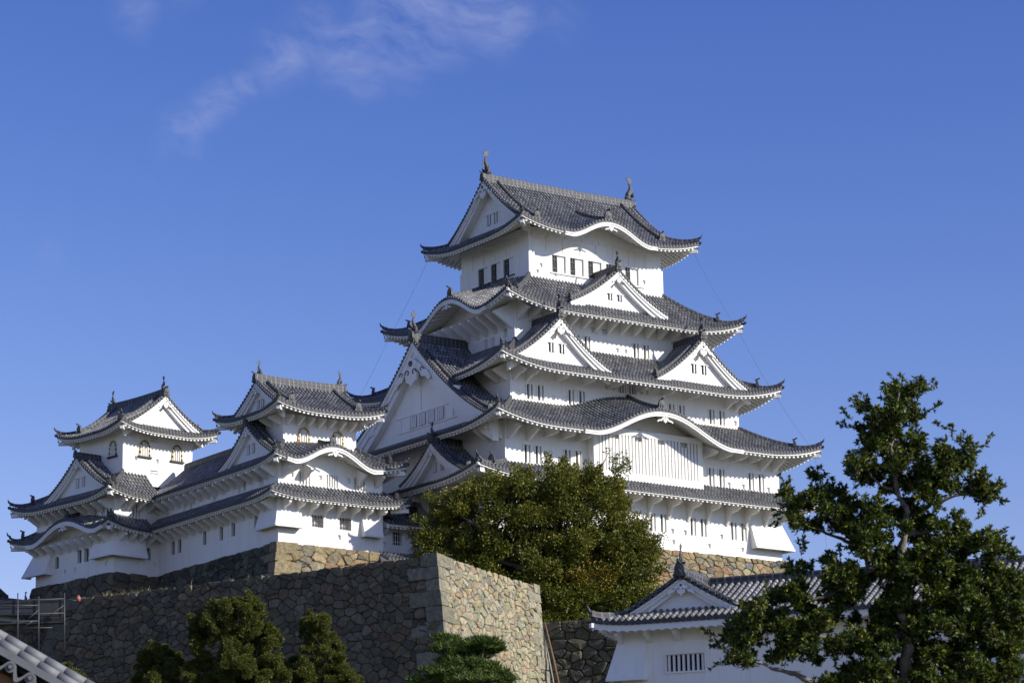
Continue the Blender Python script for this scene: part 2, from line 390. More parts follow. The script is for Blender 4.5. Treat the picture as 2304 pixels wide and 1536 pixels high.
def eave_mesh(mb, s, rafter=.46, rw=.17, fas=.18, drop=.46, pale=None):
    """white plastered fascia, soffit and rafters under one slope"""
    nU = max(4, int(s.L/.45)); ov = s.ov
    us = [s.L*i/nU for i in range(nU+1)]
    def cd(u, d):                             # keep inside the hips
        return min(d, s.dm(min(max(u, .0), s.L))+.02)
    vs = []; 
    for u in us:
        d1 = .075; 
        vs += [s.p(u, d1, -.09), s.p(u, d1, -.09-fas), s.p(u, min(max(d1+.12, .0), max(d1, cd(u, 1e9))), -.09-fas-.0)]
        dd = max(d1, min(ov, cd(u, ov))); vs.append(s.p(u, dd, -drop-.06 if dd > .6 else -.09-fas))
    fs = []
    for i in range(nU):
        a, b = i*4, (i+1)*4
        fs += [(a+1, b+1, b, a), (a+2, b+2, b+1, a+1), (a+3, b+3, b+2, a+2)]
    mb.add(vs, fs, 'white_trim')
    k = max(2, int(round(s.L/rafter)))
    for i in range(k):
        u = (i+.5)*s.L/k; de = min(ov, s.dm(u))
        if de < .35: continue
        d0, d1 = .17, de; h = .24
        q = []
        for d in (d0, d1):
            top = s.z(u, d)-(.09+fas-.03 if d == d0 else drop+.03)
            p = s.o+s.a*u+s.n*d
            for x, zz in ((-rw/2, top), (rw/2, top), (rw/2, top-h), (-rw/2, top-h)):
                pp = p+s.a*x; q.append((pp.x, pp.y, zz))
        mb.add(q, [(0, 1, 2, 3), (0, 4, 5, 1), (1, 5, 6, 2), (2, 6, 7, 3), (3, 7, 4, 0)], 'white_trim')
def kara_board(mb, s, b, off=-.06, h=.34, th=.16):
    bc, hw, hb, rw, tf = b
    n = 36; us = [bc-hw*1.12+2.24*hw*i/n for i in range(n+1)]
    for (o1, z0, z1, m) in ((off, -.12, -.12-h, 'white_trim'), (off-.05, -.12, -.12-h*.38, 'white_trim')):
        vs = []
        for i, u in enumerate(us):
            hh = z1*(1.0 if .06 < i/n < .94 else .92)
            vs += [s.p(u, o1, z0), s.p(u, o1, hh), s.p(u, o1+th, hh), s.p(u, o1+th, z0)]
        fs = []
        for i in range(n):
            a, c = i*4, i*4+4
            fs += [(a+1, c+1, c, a), (a+2, c+2, c+1, a+1), (a+3, c+3, c+2, a+2), (a, c, c+3, a+3)]
        fs += [(0, 3, 2, 1), (n*4, n*4+1, n*4+2, n*4+3)]
        mb.add(vs, fs, m)
def tympanum(mb, s, b, d, zlow, dz=-.50):
    bc, hw, hb, rw, tf = b; n = 24
    us = [bc-hw*.95+1.9*hw*i/n for i in range(n+1)]; vs = []
    for u in us: 
        q = s.o+s.a*u+s.n*d; z = max(zlow, s.z(u, d)+dz); vs += [(q.x, q.y, zlow), (q.x, q.y, z)]
    mb.add(vs, [(2*i, 2*i+2, 2*i+3, 2*i+1) for i in range(n)], 'plaster')
def ridge_sweep(mb, pts, w, h, cap=True, m='ridge_tile', base=-.05):
    """stacked ridge: straight sides, round tile on top; pts on the roof surface"""
    P = [Vector(p) for p in pts]; n = len(P); prof = [(-w/2, base), (-w/2*.82, h*.8), (-w*.28, h*.83), (-w*.2, h), (w*.2, h), (w*.28, h*.83), (w/2*.82, h*.8), (w/2, base)]
    vs = []; L = 0; us = []
    for i, p in enumerate(P):
        d = P[min(i+1, n-1)]-P[max(i-1, 0)]; x = Vector((d.y, -d.x, 0)).normalized()
        if i: L += (P[i]-P[i-1]).length
        us.append(L)
        for a, z in prof: vs.append(p+x*a+Vector((0, 0, z)))
    fs = []; uv = []; k = len(prof); hv = [0, h*.8, h*.83+.03, h+.03, h+.03, h*.83+.03, h*.8, 0]
    for i in range(n-1):
        for c in range(k-1):
            fs.append((i*k+c, i*k+c+1, (i+1)*k+c+1, (i+1)*k+c)); uv.append([(us[i], hv[c]), (us[i], hv[c+1]), (us[i+1], hv[c+1]), (us[i+1], hv[c])])
    for e in (tuple(range(k-1, -1, -1)), tuple((n-1)*k+c for c in range(k))): fs.append(e); uv.append([(0, .1)]*k)
    mb.add(vs, fs, m, uv)
ORN = {}
def ogre_tile(parent, p, ang, sc=1.0):
    """ridge-end plate: arched slab with horns, facing local -Y"""
    if 'og' not in ORN:
        mb = MB()
        o = [(-.42, 0), (-.46, .12), (-.34, .25), (-.33, .55), (-.22, .78), (0, .9), (.22, .78), (.33, .55), (.34, .25), (.46, .12), (.42, 0)]
        mb.prism([(x, -.1, z) for x, z in o], (0, .22, 0), 'ornament')
        i = [(-.20, .1), (-.22, .5), (-.12, .68), (.12, .68), (.22, .5), (.20, .1)]
        mb.prism([(x, -.16, z) for x, z in i], (0, .06, 0), 'tile_end')
        mb.tube([(0, -.22, .30), (0, -.1, .32)], [.12, .14], 'tile_end', 8, smooth=False)
        mb.tube([(0, -.34, 1.05), (0, -.05, .93), (0, .2, .86)], [.085, .085, .08], 'tile_end', 8, smooth=False)
        o = mb.build('ridge_end_tile', parent); ORN['og'] = o.data
    else: o = link('ridge_end_tile', ORN['og'], parent)
    o.location = p; o.rotation_euler = (0, 0, ang); o.scale = (sc, sc, sc); return o
def fish_mesh():
    mb = MB(); sp = [(0, .10, -.05), (0, -.10, .18), (0, -.12, .42), (0, .0, .68), (0, .10, .92), (0, .08, 1.16), (0, -.02, 1.36)]
    mb.tube(sp, [.20, .25, .22, .17, .13, .09, .05], 'ornament', 9)
    mb.tube([(0, -.05, .16), (0, -.30, .20), (0, -.42, .10)], [.2, .16, .05], 'ornament', 8)               # head
    mb.tube([(0, -.1, .05), (0, -.30, .02), (0, -.38, -.04)], [.14, .1, .03], 'ornament', 8)                # jaw
    def fin(pts, th=.05): mb.prism([(-th/2, y, z) for y, z in pts], (th, 0, 0), 'ornament')
    fin([(-.05, 1.22), (-.12, 1.55), (-.28, 1.80), (-.10, 1.74), (.02, 1.92), (.08, 1.70), (.30, 1.70), (.16, 1.52), (.36, 1.40), (.12, 1.36), (.06, 1.20)])
    fin([(.12, .42), (.36, .60), (.24, .66), (.38, .82), (.24, .86), (.33, 1.05), (.16, 1.05)])
    for s in (-1, 1):
        mb.prism([(s*.18, -.1, .30), (s*.44, .06, .56), (s*.34, .08, .36), (s*.46, .1, .26), (s*.24, .04, .16)], (0, .05, 0), 'ornament')
    return mb
def fish(parent, p, ang, sc=1.0, name='fish_ornament'):
    if 'fish' not in ORN: o = fish_mesh().build(name, parent); ORN['fish'] = o.data
    else: o = link(name, ORN['fish'], parent)
    o.location = p; o.rotation_euler = (0, 0, ang); o.scale = (sc, sc, sc); return o
def pendant(parent, p, rz, sc=1.0, wide=1.0):
    """carved hanging ornament under a gable peak, facing local -Y"""
    key = ('pend', wide)
    if key not in ORN:
        mb = MB()
        h = [(0, -.95), (-.12, -.80), (-.30, -.72), (-.36, -.50), (-.26, -.30), (-.30, -.08), (-.14, .06), (0, .12), (.14, .06), (.30, -.08), (.26, -.30), (.36, -.50), (.30, -.72), (.12, -.80)]
        mb.prism([(x, -.09, z) for x, z in h], (0, .1, 0), 'white_trim')
        for s in (-1, 1):
            f = [(s*.22, -.02), (s*.5, -.16), (s*.72, -.40), (s*.98*wide, -.52), (s*1.15*wide, -.78), (s*1.02*wide, -.86), (s*.86*wide, -.70), (s*.62, -.66), (s*.48, -.46), (s*.28, -.36)]
            mb.prism([(x, -.06, z) for x, z in f], (0, .06*1, 0), 'white_trim')
            c = Vector((s*.20, -.10, -.44)); pts = [c+Vector((math.cos(q*.7)*s*(.16-.02*q), 0, math.sin(q*.7)*(.16-.02*q))) for q in range(7)]
            mb.tube(pts, [.022]*7, 'tile_end', 5)
            c = Vector((s*.62, -.07, -.42)); pts = [c+Vector((math.cos(q*.7)*s*(.13-.017*q), 0, math.sin(q*.7)*(.13-.017*q))) for q in range(7)]
            mb.tube(pts, [.018]*7, 'tile_end', 5)
        mb.tube([(0, -.13, -.10), (0, -.08, -.10)], [.10, .12], 'tile_end', 6, smooth=False)
        o = mb.build('carved_pendant', parent); ORN[key] = o.data
    else: o = link('carved_pendant', ORN[key], parent)
    o.location = p; o.rotation_euler = (0, 0, rz); o.scale = (sc, sc, sc); return o
def hips(roof, sides, big=.28, h=.34, w=.36, tip=True, stop=None):
    """hip ridges from the right end of each slope (shared with the next slope's left end)"""
    for s in sides:
        if not s.hipr: continue
        pts = []; T = s.dmax/s.wn; n = 12
        for i in range(n+1):
            t = T*(1-i/n); d = t*s.wn; u = s.L-t*s.wr; pts.append(s.p(u, d, .02))
        k = int(n*(1-big)); mb = MB()
        ridge_sweep(mb, pts[:k+1], w, h)
        low = [p.copy() for p in pts[k:]]; m = len(low)
        for j, p in enumerate(low): p.z += .30*(j/(m-1))**3
        ridge_sweep(mb, low, w*.8, h*.72)
        e = low[-1]; d = (low[-1]-low[-2]); d.z = 0; d.normalize()
        mb.tube([e+Vector((0, 0, .1))-d*.1, e+d*.14+Vector((0, 0, .26)), e+d*.22+Vector((0, 0, .50))], [.11, .09, .03], 'ornament', 6)
        mb.tube([e-d*.05+Vector((0, 0, -.22)), e+d*.16+Vector((0, 0, -.26))], [.13, .13], 'tile_end', 8, smooth=False)
        # plastered hip rafter with its dark cap
        q = s.o+s.a*s.L; c = Vector((q.x, q.y, s.z(s.L, 0)-.42)); side = Vector((-d.y, d.x, 0))
        mb.obox(c-d*1.6-side*.14-Vector((0, 0, .40)), d*1.42, side*.28, (0, 0, .30), 'white_trim')
        mb.obox(c-d*.19-side*.15-Vector((0, 0, .115)), d*.06, side*.30, (0, 0, .16), 'ornament')
        r = mb.build('hip_ridge', roof)
        a = math.atan2(d.y, d.x)+math.pi/2
        ogre_tile(roof, pts[k]+Vector((0, 0, .05)), a, .75)
def skirt(parent, outer, inner, ze, zt, lift=1.0, k=.3, bumps=None, ovs=None, Lc=6.5, big=.28, umask=None, rafter=.46, name='roof', ts=None, sides='SENW', hh=.34, fas=.18, flat=()):
    """skirt roof round a storey: outer eave rectangle to inner wall rectangle"""
    bumps = bumps or {}; dep = {'S': inner[2]-outer[2], 'N': outer[3]-inner[3], 'W': inner[0]-outer[0], 'E': outer[1]-inner[1]}
    left = {'S': 'W', 'E': 'S', 'N': 'E', 'W': 'N'}; right = {v: k_ for k_, v in left.items()}
    S = {}
    mt, me = MB(), MB()
    for s in sides:
        o, a, n, L, rz = side_frame(outer, s); ov = (ovs or {}).get(s, min(2.2, dep[s]))
        S[s] = Side(o, a, n, rz, L, dep[s], dep[s], dep[left[s]], dep[right[s]], ze, zt-ze, k=k, lift=lift, Lc=Lc, bumps=bumps.get(s, ()), ov=ov)
        if s+'l' in flat: S[s].hipl = False
        if s+'r' in flat: S[s].hipr = False
        um = (umask or {}).get(s, (None, None))
        tile_slope(mt, S[s], ts, umin=um[0], umax=um[1]); eave_mesh(me, S[s], rafter, fas=fas)
        for b in bumps.get(s, ()): kara_board(me, S[s], b)
    roof = mt.build(name, parent); me.build('eaves', roof)
    hips(roof, [S[s] for s in sides], big=big, h=hh)
    return roof, S
def irimoya(parent, outer, axis, ze, H, dg, lift=.8, k=.35, bumps=None, ov=2.0, Lc=5.5, vov=.45, ridge_h=.75, rafter=.42, fish_sc=1.0, fish_angs=None, ts=None, windows=True, pend=1.0, down=True, fas=.18):
    """hip-and-gable roof; axis 'x' = ridge runs along x with gables W and E, 'y' = gables S and N"""
    bumps = bumps or {}
    main, ends = ('SN', 'EW') if axis == 'x' else ('EW', 'SN')
    x0, x1, y0, y1 = outer; half = (y1-y0)/2 if axis == 'x' else (x1-x0)/2
    mt, me = MB(), MB(); S = {}
    for s in 'SENW':
        o, a, n, L, rz = side_frame(outer, s)
        if s in main: S[s] = Side(o, a, n, rz, L, half, half, half, half, ze, H, k=k, lift=lift, Lc=Lc, bumps=bumps.get(s, ()), full=(dg-vov, L-dg+vov), ov=ov)
        else: S[s] = Side(o, a, n, rz, L, half, dg+.25, half, half, ze, H, k=k, lift=lift, Lc=Lc, bumps=bumps.get(s, ()), ov=ov)
        tile_slope(mt, S[s], ts); eave_mesh(me, S[s], rafter, fas=fas)
        for b in bumps.get(s, ()): kara_board(me, S[s], b)
    roof = mt.build('roof', parent); me.build('eaves', roof)
    # hips only up to the gable foot
    for s in 'SENW':
        sd_ = S[s]; mb = MB(); T = dg/half; pts = [sd_.p(sd_.L-T*(1-i/10)*half, T*(1-i/10)*half, .02) for i in range(11)]
        for j, p in enumerate(pts): p.z += .28*(j/10)**3
        ridge_sweep(mb, pts, .30, .26)
        e = pts[-1]; d = (pts[-1]-pts[-2]); d.z = 0; d.normalize()
        mb.tube([e+Vector((0, 0, .1))-d*.1, e+d*.14+Vector((0, 0, .26)), e+d*.22+Vector((0, 0, .48))], [.11, .09, .03], 'ornament', 6)
        mb.tube([e-d*.05+Vector((0, 0, -.22)), e+d*.16+Vector((0, 0, -.26))], [.13, .13], 'tile_end', 8, smooth=False)
        q = sd_.o+sd_.a*sd_.L; c = Vector((q.x, q.y, sd_.z(sd_.L, 0)-.42)); side = Vector((-d.y, d.x, 0))
        mb.obox(c-d*1.6-side*.14-Vector((0, 0, .40)), d*1.42, side*.28, (0, 0, .30), 'white_trim')
        mb.obox(c-d*.19-side*.15-Vector((0, 0, .115)), d*.06, side*.30, (0, 0, .16), 'ornament')
        mb.build('hip_ridge', roof)
    # descending ridges beside the gables and the ogre tiles on them
    if down:
        for s in main:
            sd_ = S[s]
            for u in (dg+.55, sd_.L-dg-.55):
                mb = MB(); pts = [sd_.p(u, half*(1-.78*i/10), .03) for i in range(11)]
                ridge_sweep(mb, pts, .32, .34); mb.build('descending_ridge', roof)
                ogre_tile(roof, pts[-1], math.atan2(-sd_.n.y, -sd_.n.x)+math.pi/2, .8)
    # main ridge
    zt = ze+H
    if axis == 'x': A, B = Vector((x0+dg-vov, (y0+y1)/2, zt)), Vector((x1-dg+vov, (y0+y1)/2, zt))
    else: A, B = Vector(((x0+x1)/2, y0+dg-vov, zt)), Vector(((x0+x1)/2, y1-dg+vov, zt))
    mb = MB(); n = 10
    ridge_sweep(mb, [A.lerp(B, i/n)+Vector((0, 0, .10*abs(2*i/n-1)**2)) for i in range(n+1)], .5, ridge_h, base=-.25)
    mb.build('main_ridge', roof)
    dv = (B-A).normalized()
    for p, sg in ((A, -1), (B, 1)):
        ogre_tile(roof, p+dv*sg*.1+Vector((0, 0, -.05)), math.atan2(dv.y*sg, dv.x*sg)+math.pi/2, max(.72, 1.05*ridge_h/.75))
        fish(roof, p-dv*sg*.35+Vector((0, 0, ridge_h+.05)), math.atan2(dv.y*-sg, dv.x*-sg)-math.pi/2+math.pi, fish_sc)
    # gable ends
    for s in ends:
        o, a, n, L, rz = side_frame(outer, s)
        ms = S[main[0]]
        def zc(q, ms=ms): return ms.ze+ms.H*((1-ms.k)*(1-q/half)+ms.k*(1-q/half)**2)   # height at lateral distance q from the ridge
        gable_face(parent, roof, o+a*(L/2)+n*(dg-vov), a, n, rz, half-dg*.82, zc, zc(half-dg)-.15, vov, windows, pend)
    return roof, S
def gable_face(parent, roof, c, a, n, rz, w, zc, zbase, rec, windows=True, pend=1.0, board=.42, verge=True, win=None, drop=0):
    """gable end: verge tiles, plastered barge boards, gable wall set back by rec, carved pendant. c = centre on the verge plane"""
    c = Vector((c.x, c.y, 0)); N_ = 14
    qs = [w*i/N_ for i in range(N_+1)]
    mb = MB(); vs = [c+n*rec+Vector((0, 0, zbase))-a*w]          # wall
    outl = [c+n*rec-a*q+Vector((0, 0, zc(q)-.25)) for q in reversed(qs)]+[c+n*rec+a*q+Vector((0, 0, zc(q)-.25)) for q in qs[1:]]
    low = [Vector((p.x, p.y, min(zbase, p.z))) for p in outl]
    m = len(outl); mb.add(outl+low, [(i, m+i, m+i+1, i+1) for i in range(m-1)], 'plaster')
    gw = mb.build('gable', parent)
    mb = MB()
    for sg in (-1, 1):                                            # barge boards: two stepped layers
        for (off, z0, hh, th) in ((.04, -.10, board, .14), (-.03, -.10, board*.42, .12), (.16, -.12, board*1.7, rec-.17)):
            if th < .02: continue
            vs = []
            for i, q in enumerate(qs):
                p = c+a*(sg*q)+n*off; hgt = hh*(1+.35*(q/w)**2)
                zt = zc(q)+z0; vs += [p+Vector((0, 0, zt)), p+Vector((0, 0, zt-hgt)), p+n*th+Vector((0, 0, zt-hgt)), p+n*th+Vector((0, 0, zt))]
            fs = []
            for i in range(N_):
                x, y = i*4, i*4+4; f4 = [(x+1, y+1, y, x), (x+2, y+2, y+1, x+1), (x+3, y+3, y+2, x+2), (x, y, y+3, x+3)]
                fs += f4 if sg > 0 else [f[::-1] for f in f4]
            e = N_*4; fs.append((e, e+1, e+2, e+3))
            mb.add(vs, fs, 'white_trim')
    mb.build('barge_board', gw)
    if verge:
        mb = MB(); L = sum(math.hypot(qs[1], zc(qs[i])-zc(qs[i+1])) for i in range(N_)); k = int(L/.33)
        for sg in (-1, 1):
            pts = [c+a*(sg*q)+n*.10+Vector((0, 0, zc(q)+.10)) for q in qs]
            mb.tube(pts, [.12]*len(pts), 'tile_end', 6, smooth=False)
            for i in range(k):
                q = w*(i+.5)/k; p = c+a*(sg*q)-n*.10+Vector((0, 0, zc(q)+.02))
                A = [p+a*(.125*math.cos(x*math.pi/4+.39))+Vector((0, 0, .125*math.sin(x*math.pi/4+.39))) for x in range(8)]; B = [v_+n*.5 for v_ in A]
                mb.add(A+B, [tuple(range(7, -1, -1))]+[(x, (x+1) % 8, 8+(x+1) % 8, 8+x) for x in range(8)], 'tile_end')
        mb.build('verge_tiles', gw)
    if pend: pendant(gw, c+n*.0+Vector((0, 0, zc(0)-.16-board-drop)), rz, pend)
    if windows:
        ww, wh, gap, zb = win or (max(.4, w*.12), max(.4, w*.16), w*.06, zbase+(zc(0)-zbase)*.16)
        for sg in (-1, 1):
            mb = MB(); x0 = -ww/2 if False else (gap/2 if sg > 0 else -gap/2-ww)
            mb.box((x0, -.02, 0), (x0+ww, -.006, wh), 'dark_opening' if rz == 0 else 'grey_tile')
            for k in range(2): mb.box((x0+ww*(k+.62)/2-ww*.10, -.12, 0), (x0+ww*(k+.62)/2+ww*.10, -.021, wh), 'white_trim')
            mb.box((x0-.05, -.16, wh), (x0+ww+.05, -.003, wh+.05), 'white_trim')
            p = c+n*rec; mb.build('gable_window', gw, (p.x, p.y, zb), rz)
    return gw
def dormer(parent, s_frame, uc, dplane, w, z0, h, depth, k=.38, rec=.55, ridge_h=.5, pend=.8, win=None, fish_sc=.75, board=.42, windows=True, down=True, ts=None, drop=0, front_fish=True):
    """triangular gable standing on a roof slope: own tiled slopes, ridge, verge; uc along the eave, dplane = verge plane depth from the eave"""
    o, a, n, L, rz = s_frame
    def zc(q): 
        t = 1-q/w; return z0+h*((1-k)*t+k*t*t)
    c = o+a*uc+n*dplane
    gw = gable_face(parent, None, c, a, n, rz, w, zc, z0-.3, rec, windows, pend, board, True, win, drop)
    mt = MB()
    for sg, sl in ((1, 'r'), (-1, 'l')):
        # slope seen from its own eave: eave line runs along depth
        if sg > 0: oo, aa, nn = c+a*w, n, -a
        else: oo, aa, nn = c-a*w+n*depth, -n, a
        S = Side(Vector((oo.x, oo.y, 0)), aa, nn, 0, depth, w, w, 1, 1, z0, h, k=k, lift=0, hipl=False, hipr=False, full=(0, depth))
        tile_slope(mt, S, ts, ends=False)
    rf = mt.build('gable_roof', gw)
    mb = MB(); A = c+n*-.08+Vector((0, 0, z0+h)); B = c+n*depth+Vector((0, 0, z0+h)); A.z = B.z = z0+h
    ridge_sweep(mb, [A.lerp(B, i/6) for i in range(7)], .44, ridge_h, base=-.2); mb.build('gable_ridge', gw)
    if down:
        for sg in (1, -1):
            mb = MB(); pts = []
            for i in range(10):
                q = w*(.10+.80*i/9); pts.append(c+a*(sg*q)+n*.75+Vector((0, 0, zc(q)+.03)))
            ridge_sweep(mb, pts, .34, .36); mb.build('descending_ridge', gw)
            ogre_tile(gw, pts[-1], math.atan2(a.y*sg, a.x*sg)+math.pi/2, .7)
    ogre_tile(gw, A+Vector((0, 0, -.02))-n*.04, rz, .95*ridge_h/.5*.8)
    if front_fish: fish(gw, A+n*.25+Vector((0, 0, ridge_h+.02)), rz+math.pi, fish_sc)
    return gw
# ---------------------------------------------------------------- the main keep
def pair(lst, u, z0, z1, w=.78, gap=.30): lst += [(u, u+w, z0, z1), (u+w+gap, u+2*w+gap, z0, z1)]
def cut(parent, rect, z0, z1, spec, name='wall'):
    """spec: side -> list of (u0,u1,z0,z1,style,depth)"""
    w = wall(parent, rect, z0, z1, {s: [x[:4] for x in l] for s, l in spec.items()}, name=name)
    for s, l in spec.items():
        for x in l: window(parent, rect, s, *x[:4], x[4], x[5], name=x[6] if len(x) > 6 else 'window')
    return w
def bars(u, z0, z1, w=.78, gap=.30, style='bars', d=.3): return [(u, u+w, z0, z1, style, d), (u+w+gap, u+2*w+gap, z0, z1, style, d)]
def loops(us, z, sz=.34): return [(u, u+sz, z, z+sz*1.25, 'blind', .16, 'loophole') for u in us]

KX, KY = 13.975, 10.8
keep = thing('castle_keep', 'tall white main keep with five tiers of grey tiled roofs on a stone base', 'castle keep', (KX, KY, 38.7))
def at_root(root):                            # children built in world numbers, then hung on the root
    for o in list(SC.objects):
        if o.parent == root: o.matrix_parent_inverse = Matrix.Translation(-root.location)
K1 = (-1.6, 27.95, 0, 21.6); K2 = (0, 27.95, 0, 21.6); K3 = (2.2, 25.75, 2.22, 19.38); K4 = (4.05, 23.9, 4.0, 17.6)
K5a = (6.93, 21.02, 5.79, 15.81); K5 = (7.03, 20.92, 5.89, 15.71)
# first storey
sp = {'S': [], 'E': [], 'W': [], 'N': []}
for x in (1.6, 5.6, 9.8, 14.0, 18.15, 22.4): sp['S'] += bars(x+1.6, 40.15, 41.62)
sp['S'] += loops([15.2, 17.9, 19.2, 23.0], 40.1)+loops([18.0, 21.7, 25.2], 39.25, .3)
sp['E'] = [y for x in (2.5, 8, 13.5) for y in bars(x, 40.15, 41.62)]
cut(keep, K1, 38.7, 43.6, sp)
# second storey
sp = {'S': [], 'E': [], 'W': [], 'N': []}
for x in (1.68, 5.62, 20.28, 24.48): sp['S'] += bars(x, 44.48, 45.95)
sp['S'] += loops([3.9, 22.4, 23.9, 26.6], 44.5)
sp['E'] = [y for x in (2.5, 8, 13.5) for y in bars(x, 44.48, 45.95)]
sp['W'] = [y for x in (2.3, 8.5) for y in bars(x, 44.5, 45.9)]
cut(keep, K2, 43.6, 48.35, sp)
# third storey
sp = {'S': [], 'E': [], 'W': [], 'N': []}
for x in (3.66, 7.80, 18.13, 22.40): sp['S'] += bars(x-2.2, 50.26, 51.52)
sp['S'] += [(10.85, 11.7, 51.85, 52.55, 'grille', .3), (11.86, 12.7, 51.85, 52.55, 'grille', .3)]+loops([.62, 4.1, 5.3], 50.45)+loops([9.5, 10.2, 13.1, 13.7], 52.0, .3)+loops([19.6, 23.0], 50.4)
sp['E'] = [y for x in (2.5, 8, 13.5) for y in bars(x, 50.3, 51.5)]
sp['W'] = [(15.0, 15.75, 51.7, 52.4, 'bars', .3)]
cut(keep, K3, 48.9, 53.6, sp)
# fourth storey
sp = {'S': [], 'E': [], 'W': [], 'N': []}
sp['S'] = bars(16.0-4.05, 55.5, 56.74)+bars(9.85-4.05, 55.5, 56.74)+[(11.80-4.05, 12.45-4.05, 57.08, 57.55, 'slat', .25), (12.92-4.05, 13.5-4.05, 57.06, 57.53, 'slat', .25),
      (13.25-4.05, 14.4-4.05, 58.28, 58.80, 'grille', .3), (4.0, 4.9, 58.2, 58.75, 'grille', .3), (15.2, 16.0, 58.2, 58.75, 'grille', .3)]+loops([10.3, 11.2], 55.75, .3)+loops([3.0, 6.9, 14.6], 57.95, .3)
sp['W'] = [(17.6-8.44, 17.6-7.75, 55.35, 56.35, 'palebars', .3), (17.6-7.45, 17.6-6.79, 55.35, 56.35, 'palebars', .3), (17.6-5.6, 17.6-5.0, 55.95, 56.7, 'palebars', .3),
      (17.6-6.1, 17.6-5.5, 57.0, 57.45, 'slat', .25), (17.6-4.95, 17.6-4.45, 57.05, 57.5, 'slat', .25), (17.6-9.0, 17.6-8.1, 58.0, 58.6, 'grille', .3)]
sp['E'] = [y for x in (2.5, 8) for y in bars(x, 55.5, 56.74)]
cut(keep, K4, 54.6, 59.35, sp)
# fifth storey: proud lower wall with long shutter windows, plainer band above
sp = {'S': [], 'E': [], 'W': [], 'N': []}
sp['S'] = [(x-6.93, x-6.93+1.42, 62.36, 63.86, 'shutter', .15) for x in (9.32, 11.18, 13.06, 14.95, 16.98)]+loops([1.1, 11.9], 62.6, .3)+loops([.75, 2.6], 62.05, .26)
sp['W'] = [(15.81-y, 15.81-y+1.40, 62.36, 63.86, 'shutter', .15) for y in (13.10, 11.24, 9.42)]
sp['E'] = [(2.5+i*1.9, 3.9+i*1.9, 62.36, 63.86, 'shutter', .15) for i in range(3)]
sp['N'] = [(2.5+i*1.9, 3.9+i*1.9, 62.36, 63.86, 'shutter', .15) for i in range(5)]
cut(keep, K5a, 61.0, 64.03, sp)
wall(keep, K5, 64.03, 66.05)
mb = MB()
for s in 'SW':                                # shallow posts of the top storey and the sill strip
    o, a, n, L, rz = side_frame(K5, s)
    k = 8 if s == 'S' else 6
    for i in range(1, k): mb.obox(o+a*(L*i/k)-n*.045+Vector((0, 0, 64.06)), a*.10, n*.04, (0, 0, 1.35), 'white_trim')
    for i in range(k): mb.obox(o+a*(L*(i+.15)/k)-n*.07+Vector((0, 0, 65.40)), a*(L*.7/k), n*.066, (0, 0, .28), 'white_trim')
    o, a, n, L, rz = side_frame(K5a, s)
    mb.obox(o+a*2.2-n*.10+Vector((0, 0, 62.24)), a*(L-4.2), n*.097, (0, 0, .10), 'white_trim' if s == 'S' else 'black_wood')
mb.build('wall_posts', keep)

k1r, F1 = skirt(keep, (-4.2, 30.65, -2.2, 23.8), (0, 27.95, 0, 21.6), 42.93, 44.38, lift=.75, k=.1, ovs={'S': 2.1, 'E': 2.1, 'N': 2.1, 'W': 2.5}, big=.45, hh=.28)
b2 = (KX+2.55-.05, 7.2, 2.25, .62, 1.0)
k2r, F2 = skirt(keep, (-2.55, 30.5, -2.63, 24.23), K3, 47.25, 50.02, lift=.95, bumps={'S': [b2]}, ovs=dict.fromkeys('SWNE', 2.55))
k3r, F3 = skirt(keep, (-.46, 28.41, -.41, 22.01), K4, 52.42, 55.45, lift=1.05, ovs=dict.fromkeys('SWNE', 2.5))
b4 = (20.0-10.2-.02, 5.0, 1.95, .2, 1.0)
k4r, F4 = skirt(keep, (1.67, 26.28, 1.62, 20.0), (6.95, 21.0, 5.85, 15.75), 58.06, 61.72, lift=1.15, bumps={'W': [b4], 'E': [b4]}, ovs=dict.fromkeys('SWNE', 2.35))
b5 = (13.85-4.64, 4.3, 1.45, 0.0, .62)
k5r, F5 = irimoya(keep, (4.64, 23.31, 3.55, 18.05), 'x', 65.42, 5.75, 2.2, lift=.85, bumps={'S': [b5], 'N': [b5]}, ov=2.25, ridge_h=.46, fish_sc=1.15, pend=1.25, vov=.85)
# fill under the undulating gables, their pendants and crest ridges
for f, b, d, zl, dz in ((F2['S'], b2, 2.62, 47.2, -.5), (F5['S'], b5, 2.3, 65.6, -.55), (F4['W'], b4, 2.36, 58.0, -.5)):
    mb = MB(); tympanum(mb, f, b, d, zl, dz); mb.build('tympanum', keep)
for f, b, dz, sc_ in ((F2['S'], b2, -.50, .95), (F5['S'], b5, -.48, .75), (F4['W'], b4, -.5, .8)):
    p = f.p(b[0], -.02, dz); pendant(keep, p, f.rz, sc_*.58, 1.3)
for f, b, d1, hh in ((F2['S'], b2, 4.7, .38), (F4['W'], b4, 4.4, .4), (F5['S'], b5, 4.6, .36)):
    mb = MB(); pts = [f.p(b[0], lerp(d1, .35, i/8), .05) for i in range(9)]
    ridge_sweep(mb, pts, .34, hh); mb.build('crest_ridge', keep)
    ogre_tile(keep, pts[-1], f.rz, .95)
f = F2['S']                                  # carved scrolls on the tympanum of the wide front gable
for cx, r in ((-1.9, .33), (-.6, .42), (1.2, .42), (2.3, .3)):
    c = f.o+f.a*(b2[0]+cx)-Vector((0, 0, 0)); c = Vector((c.x, -.03, 48.05-.05*abs(cx)))
    mb = MB(); mb.tube([c+Vector((r*(1-.09*q)*math.cos(q*.75), -.03, r*(1-.09*q)*math.sin(q*.75))) for q in range(10)], [.05]*10, 'white_trim', 5); mb.build('scroll_carving', keep)
c = Vector((13.0, 5.86, 66.2)); mb = MB()
mb.tube([c+Vector((.3*math.cos(q*.8), 0, .34*math.sin(q*.8))) for q in range(9)], [.04]*9, 'white_trim', 5)
